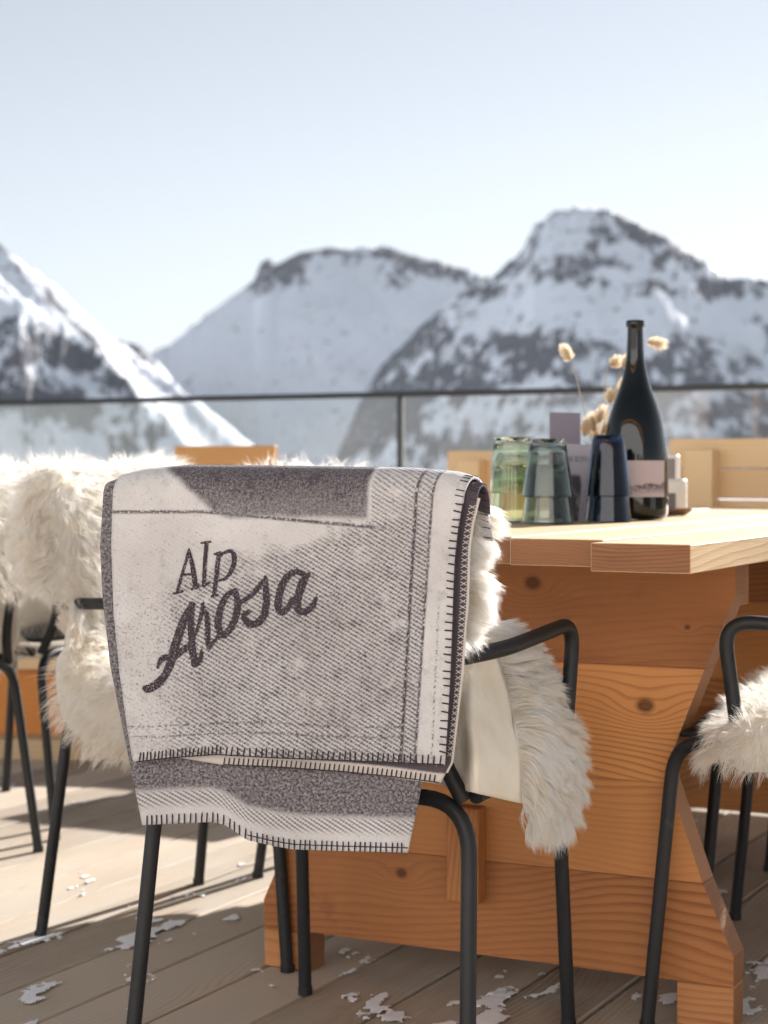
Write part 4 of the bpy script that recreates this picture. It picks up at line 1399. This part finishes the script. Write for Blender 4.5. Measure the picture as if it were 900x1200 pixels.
# ------------------------------------------------------------------ things on the table
def glass_mat(name, col, rough=0.0):
    m = M(name)
    m.base(col, rough, 0.5)
    m.b.inputs['Transmission Weight'].default_value = 1.0
    m.b.inputs['IOR'].default_value = 1.48
    return m.m
m_green = glass_mat('pale_green_glass', (0.72, 0.77, 0.60))
m_smoke = glass_mat('smoky_green_glass', (0.50, 0.56, 0.50))
m_blue = glass_mat('dark_blue_glass', (0.035, 0.07, 0.17))
mb_ = M('dark_bottle_glass'); mb_.base((0.004, 0.006, 0.006), 0.03, 0.5); mb_.b.inputs['Coat Weight'].default_value = 0.0
m_bottle = mb_.m

def at_table(px, D):
    q = P(px, 548, D); return (q[0], q[1], 0.7605)

def tumbler_stack(loc, mats, label, n=3, rb=0.052, rt=0.034, h=0.105, step=0.03, seg=48):
    root = empty('tumbler_stack', loc)
    tag(root, label, 'glasses', 'upturned tumbler stacks on the table')
    for i in range(n):
        z = i * step
        wt = 0.0032
        prof = [(rb, z), (rb * 0.985, z + 0.004)] + [(rb + (rt - rb) * k, z + h * k) for k in (0.25, 0.5, 0.75, 0.93)] + [(rt * 0.93, z + h), (0.0002, z + h)]
        inn = [(0.0002, z + h - 0.010), (rt * 0.86, z + h - 0.010)] + [(rb - wt + (rt - rb) * k, z + h * k) for k in (0.75, 0.5, 0.25, 0.02)] + [(rb - wt, z), (rb, z)]
        mb = MB(); mb.lathe(prof + inn, seg=seg); mb.build('tumbler', [mats[i % len(mats)]], root)
    return root
tumbler_stack(at_table(603, 3.50), [m_green], 'pale green tumbler stack nearest the blanket, yellowish light inside', 2, 0.047, 0.040, 0.105, 0.052)
tumbler_stack(at_table(642, 3.38), [m_smoke], 'smoky grey green tumbler stack, second from the blanket', 2, 0.048, 0.032, 0.105, 0.047)
tumbler_stack(at_table(713, 3.45), [m_blue], 'dark navy blue tumbler stack in front of the bottle', 2, 0.044, 0.029, 0.112, 0.048)

def bottle():
    loc = at_table(744, 3.62)
    root = empty('wine_bottle', loc)
    tag(root, 'large dark open wine bottle with a pale pink label', 'bottle')
    k = 3.62 / F
    hh = 232 * k
    prof = [(0.001, 0.02), (0.03, 0.008), (33 * k, 0.0), (38 * k, 0.006), (39 * k, 0.02), (38.6 * k, 60 * k), (37.5 * k, 78 * k), (34.5 * k, 99 * k), (31 * k, 117 * k), (25.5 * k, 135 * k), (18.5 * k, 153 * k), (13.8 * k, 171 * k), (10.6 * k, 190 * k), (9.5 * k, 212 * k),
            (9.2 * k, hh - 8 * k), (10.8 * k, hh - 7.5 * k), (11 * k, hh - 1.5 * k), (9.8 * k, hh), (7.6 * k, hh), (7.2 * k, hh - 30 * k)]
    mb = MB(); mb.lathe([tuple(p) for p in spline(prof[:5], 10)] + prof[5:6] + [tuple(p) for p in spline(prof[5:15], 50)][1:] + prof[15:], seg=64)
    mb.build('bottle_body', [m_bottle], root)
    # label: patch on the cylinder, facing us
    r = 39 * k + 0.0006
    def patch(z0, z1, a0, a1, name, mat, rr=r, uvs=True):
        n1, n2 = 24, 12
        g = np.array([[(rr * math.cos(a0 + (a1 - a0) * i / (n1 - 1)), rr * math.sin(a0 + (a1 - a0) * i / (n1 - 1)), z0 + (z1 - z0) * j / (n2 - 1)) for j in range(n2)] for i in range(n1)])
        uv = np.array([[(i / (n1 - 1), j / (n2 - 1)) for j in range(n2)] for i in range(n1)])
        return link_mesh(name, np_mesh(name, g.reshape(-1, 3), grid_faces(n1, n2), uv.reshape(-1, 2), True), [mat], root)
    m = M('pink_label')
    u, v = m.uv()
    rg_ = m.add(0.30, m.mul(m.sub(m.noise(m.vec(m.mul(u, 3.0), 0.0), 1.0, 5.0, 0.65), 0.5), 0.45))
    rg_ = m.add(rg_, m.mul(u, 0.10))
    ink = m.mul(m.sub(1.0, m.ss(m.sub(v, rg_), -0.02, 0.01)), m.ss(m.noise(m.vec(m.mul(u, 26.0), m.mul(v, 14.0)), 1.0, 6.0, 0.75), 0.40, 0.52))
    ink = m.mul(ink, m.ss(v, 0.02, 0.3))
    m.base(m.mix(ink, (0.50, 0.42, 0.45), (0.09, 0.07, 0.09)), 0.6)
    patch(26 * k, 68 * k, R(-90 - 25), R(-90 + 52), 'label', m.m)
    return root
bottle()

def straw_vase():
    loc = at_table(698, 3.72)
    root = empty('flower_vase', loc)
    tag(root, 'small clear glass jar of dried bunny tail grass behind the blue tumblers', 'vase')
    m_clear = glass_mat('clear_glass', (0.95, 0.97, 0.97))
    mb = MB(); mb.lathe([(0.001, 0.003), (0.026, 0.0), (0.030, 0.006), (0.031, 0.08), (0.022, 0.105), (0.019, 0.12), (0.024, 0.135), (0.0225, 0.135), (0.017, 0.12), (0.020, 0.105), (0.029, 0.08), (0.028, 0.008), (0.001, 0.006)], seg=36)
    mb.build('jar', [m_clear], root)
    m_stem = plain('dry_stem', (0.45, 0.36, 0.22), 0.8)
    m_core = plain('seed_core', (0.42, 0.28, 0.15), 0.8)
    m_tail = fur_mat('bunny_tail_fluff', (0.93, 0.84, 0.70), 0.6)
    base = np.array(loc) + np.array([0, 0, 0.115])
    heads = [((665, 415), 118, 22, 11), ((720, 425), 30, 15, 11), ((734, 425), 55, 18, 12), ((768, 402), -8, 25, 10), ((730, 453), 60, 20, 11), ((716, 466), 75, 17, 10),
             ((695, 497), 100, 24, 13), ((712, 501), 40, 24, 12), ((686, 503), 80, 22, 9), ((704, 488), 70, 20, 11), ((700, 512), 120, 18, 10)]
    for i, ((px, py), ang, ln, wd) in enumerate(heads):
        ln *= 1.15; wd *= 1.35
        c = P(px, py, 3.72 + 0.02 * math.sin(i * 2.1))
        k = 3.72 / F
        ax = np.array([math.cos(R(ang)), 0.15 * math.sin(i), math.sin(R(ang))]); ax /= np.linalg.norm(ax)
        foot = c - ax * ln * k * 0.55
        mb = MB()
        mid = (foot + base) / 2 + np.array([(px - 700) * 0.00006, 0, 0.01])
        pts = [tuple(p) for p in spline([base - np.array([0, 0, 0.09]) + np.array([0.004 * math.sin(i), 0.004 * math.cos(i), 0]), base, mid, foot], 14)]
        mb.tube([np.array(p) - np.array(loc) for p in pts], 0.0009, seg=5)
        s_o = mb.build('stem', [m_stem], root)
        # head: fluffy ellipsoid of blades
        n1, n2 = 12, 10
        zz = np.linspace(-1, 1, n2); th = np.linspace(0, 2 * math.pi, n1)
        e1 = np.cross(ax, [0, 1, 0]); e1 /= np.linalg.norm(e1); e2 = np.cross(ax, e1)
        hl, hw_ = ln * k * 0.42, wd * k * 0.22
        g = np.array([[c - np.array(loc) + ax * z * hl * 0.8 + (e1 * math.cos(t) + e2 * math.sin(t)) * hw_ * math.sqrt(max(0.02, 1 - z * z)) for z in zz] for t in th])
        du = np.gradient(g, axis=0); dv = np.gradient(g, axis=1)
        if (np.cross(du, dv)[3, 5] @ (g[3, 5] - (c - np.array(loc)))) < 0: g = g[::-1]
        V, Q = strands(g, 900, 0.014, 0.0004, lambda s, t, r_, nn: np.repeat(ax[None] * 0.9, len(r_), 0), 50 + i, clump=0.004, puff=0.6)
        core = np_mesh('seed_head', g.reshape(-1, 3), grid_faces(n1, n2), smooth=True)
        nb = len(g.reshape(-1, 3))
        me = np_mesh('seed_head', np.vstack([g.reshape(-1, 3), V]), np.vstack([grid_faces(n1, n2), Q + nb]), smooth=True)
        bpy.data.meshes.remove(core)
        so = link_mesh('seed_head', me, [m_tail, m_core], s_o)
        mi = np.zeros(len(me.polygons), dtype=np.int32); mi[:len(grid_faces(n1, n2))] = 1
        me.polygons.foreach_set('material_index', mi)
straw_vase()

def cards():
    # grey purple card standing in a wooden block behind, and a folded menu leaning behind the glasses
    def flat_thing(name, quad, D, label, cat, face, group=None, tilt=0.05):
        pts = [P(x, y, D + (tilt if k in (0, 1) else 0)) for k, (x, y) in enumerate(quad)]     # tl, tr, br, bl
        n = np.cross(pts[1] - pts[0], pts[3] - pts[0]); n /= np.linalg.norm(n)
        if n[1] < 0: n = -n
        o3 = np.array(pts).mean(0); o3[2] = min(p[2] for p in pts)
        v = [p - o3 for p in pts] + [p - o3 + n * 0.0015 for p in pts]
        mb = MB()
        f = [[3, 2, 1, 0], [4, 5, 6, 7], [0, 1, 5, 4], [1, 2, 6, 5], [2, 3, 7, 6], [3, 0, 4, 7]]
        uv = [[(0, 0), (1, 0), (1, 1), (0, 1)]] + [[(0, 0)] * 4] * 5
        mb.add(v, f, uv, 0)
        o = mb.build(name, [face]); o.location = o3
        tag(o, label, cat, group)
        return o
    m = M('mountain_card'); u, v = m.uv()
    rg_ = m.add(0.36, m.mul(m.noise(m.vec(m.mul(u, 2.5), 0.0), 1.0, 5.0, 0.65), 0.5))
    ink = m.mul(m.sub(1.0, m.ss(m.sub(v, rg_), -0.03, 0.02)), m.ss(m.noise(m.vec(m.mul(u, 8.0), m.mul(v, 9.0)), 1.0, 4.0, 0.7), 0.42, 0.55))
    m.base(m.mix(ink, (0.22, 0.20, 0.25), (0.10, 0.09, 0.12)), 0.6)
    flat_thing('menu_card', [(644, 483), (680, 484), (681, 618), (644, 617)], 3.66, 'small purple grey card standing tallest behind the green glasses', 'card', m.m, tilt=0.04)
    m = M('menu_cover'); u, v = m.uv()
    dk = m.mul(m.sub(1.0, m.ss(v, 0.60, 0.66)), m.sub(1.0, m.ss(m.sub(u, m.mul(m.sub(1.0, v), 0.1)), 0.42, 0.50)))
    hd = m.mul(m.band(v, 0.82, 0.035, 0.01), m.mul(m.band(u, 0.45, 0.33, 0.02), m.ss(m.noise(m.vec(m.mul(u, 40.0), m.mul(v, 8.0)), 1.0, 2.0), 0.4, 0.5)))
    fig = m.ss(m.noise(m.vec(m.mul(u, 5.0), m.mul(v, 5.0)), 1.0, 5.0, 0.7), 0.50, 0.56)
    c = m.mix(dk, (0.42, 0.40, 0.45), (0.05, 0.055, 0.06))
    c = m.mix(m.mul(hd, 0.7), c, (0.12, 0.14, 0.18))
    c = m.mix(m.mul(m.mul(fig, 0.8), m.sub(1.0, m.ss(v, 0.38, 0.5))), c, (0.30, 0.26, 0.29))
    m.base(c, 0.45)
    flat_thing('menu_folder', [(655, 520), (698, 521), (687, 619), (664, 619)], 3.52, 'slanting grey menu with a dark picture between the green and blue glasses', 'menu', m.m, tilt=0.06)

    # candle jars and dish right of the bottle
    m_white = plain('white_ceramic', (0.78, 0.76, 0.73), 0.4)
    m_grey = plain('grey_label', (0.20, 0.19, 0.20), 0.7)
    m_brown = plain('brown_dish', (0.22, 0.13, 0.07), 0.6)
    D = 3.9; k = D / F
    zt = 0.7605
    q = P(792, 548, D)
    dish = empty('wooden_dish', (q[0], q[1], zt))
    tag(dish, 'little brown dish at the foot of the white jars', 'dish')
    mb = MB(); mb.lathe([(0.001, 0.002), (0.022, 0.0), (0.034, 0.010), (0.036, 0.014), (0.034, 0.014), (0.022, 0.006), (0.001, 0.006)], seg=32); mb.build('bowl', [m_brown], dish)
    def jar(px, Dj, r, z0, h, lab, lz0, lz1, a0, a1):
        q = P(px, 548, Dj)
        o = empty('spice_jar', (q[0], q[1], z0)); tag(o, lab, 'jar', 'small white jars right of the bottle')
        mb = MB(); mb.lathe([(0.001, 0.0), (r * 0.96, 0.0), (r, 0.003), (r, h - 0.006), (r * 0.9, h), (r * 0.8, h), (r * 0.8, h - 0.01), (0.001, h - 0.012)], seg=32); mb.build('jar_body', [m_white], o)
        mb = MB()
        n = 10
        vs_ = []; 
        for i in range(n):
            a = R(a0 + (a1 - a0) * i / (n - 1))
            vs_ += [((r + 0.0006) * math.cos(a), (r + 0.0006) * math.sin(a), lz0), ((r + 0.0006) * math.cos(a), (r + 0.0006) * math.sin(a), lz1)]
        mb.add(vs_, [[2 * i, 2 * i + 2, 2 * i + 3, 2 * i + 1] for i in range(n - 1)], None, 0, True)
        mb.build('jar_label', [m_grey], o)
    jar(791, 3.99, 0.026, 0.7605, 0.075, 'wide white jar in front, right of the wine bottle', 0.012, 0.045, -140, -95)
    jar(786, 4.12, 0.020, 0.7605, 0.128, 'tall slim white jar with grey label close behind the bottle edge', 0.070, 0.120, -130, -70)
cards()

# ------------------------------------------------------------------ the air between the terrace and the mountains
def build_haze():
    mb = MB(); mb.box(-3500, 3500, -60, 4600, -40, 760, endmat=0, bev=1.0)
    m = M('thin_alpine_haze')
    m.nt.nodes.remove(m.b)
    v = m.n('ShaderNodeVolumePrincipled')
    v.inputs['Color'].default_value = (0.80, 0.88, 1.0, 1); v.inputs['Density'].default_value = HAZE; v.inputs['Anisotropy'].default_value = 0.0
    m.nt.links.new(v.outputs[0], m.out.inputs['Volume'])
    tag(mb.build('haze', [m.m]), kind='stuff')
HAZE = 4.5e-5
build_haze()
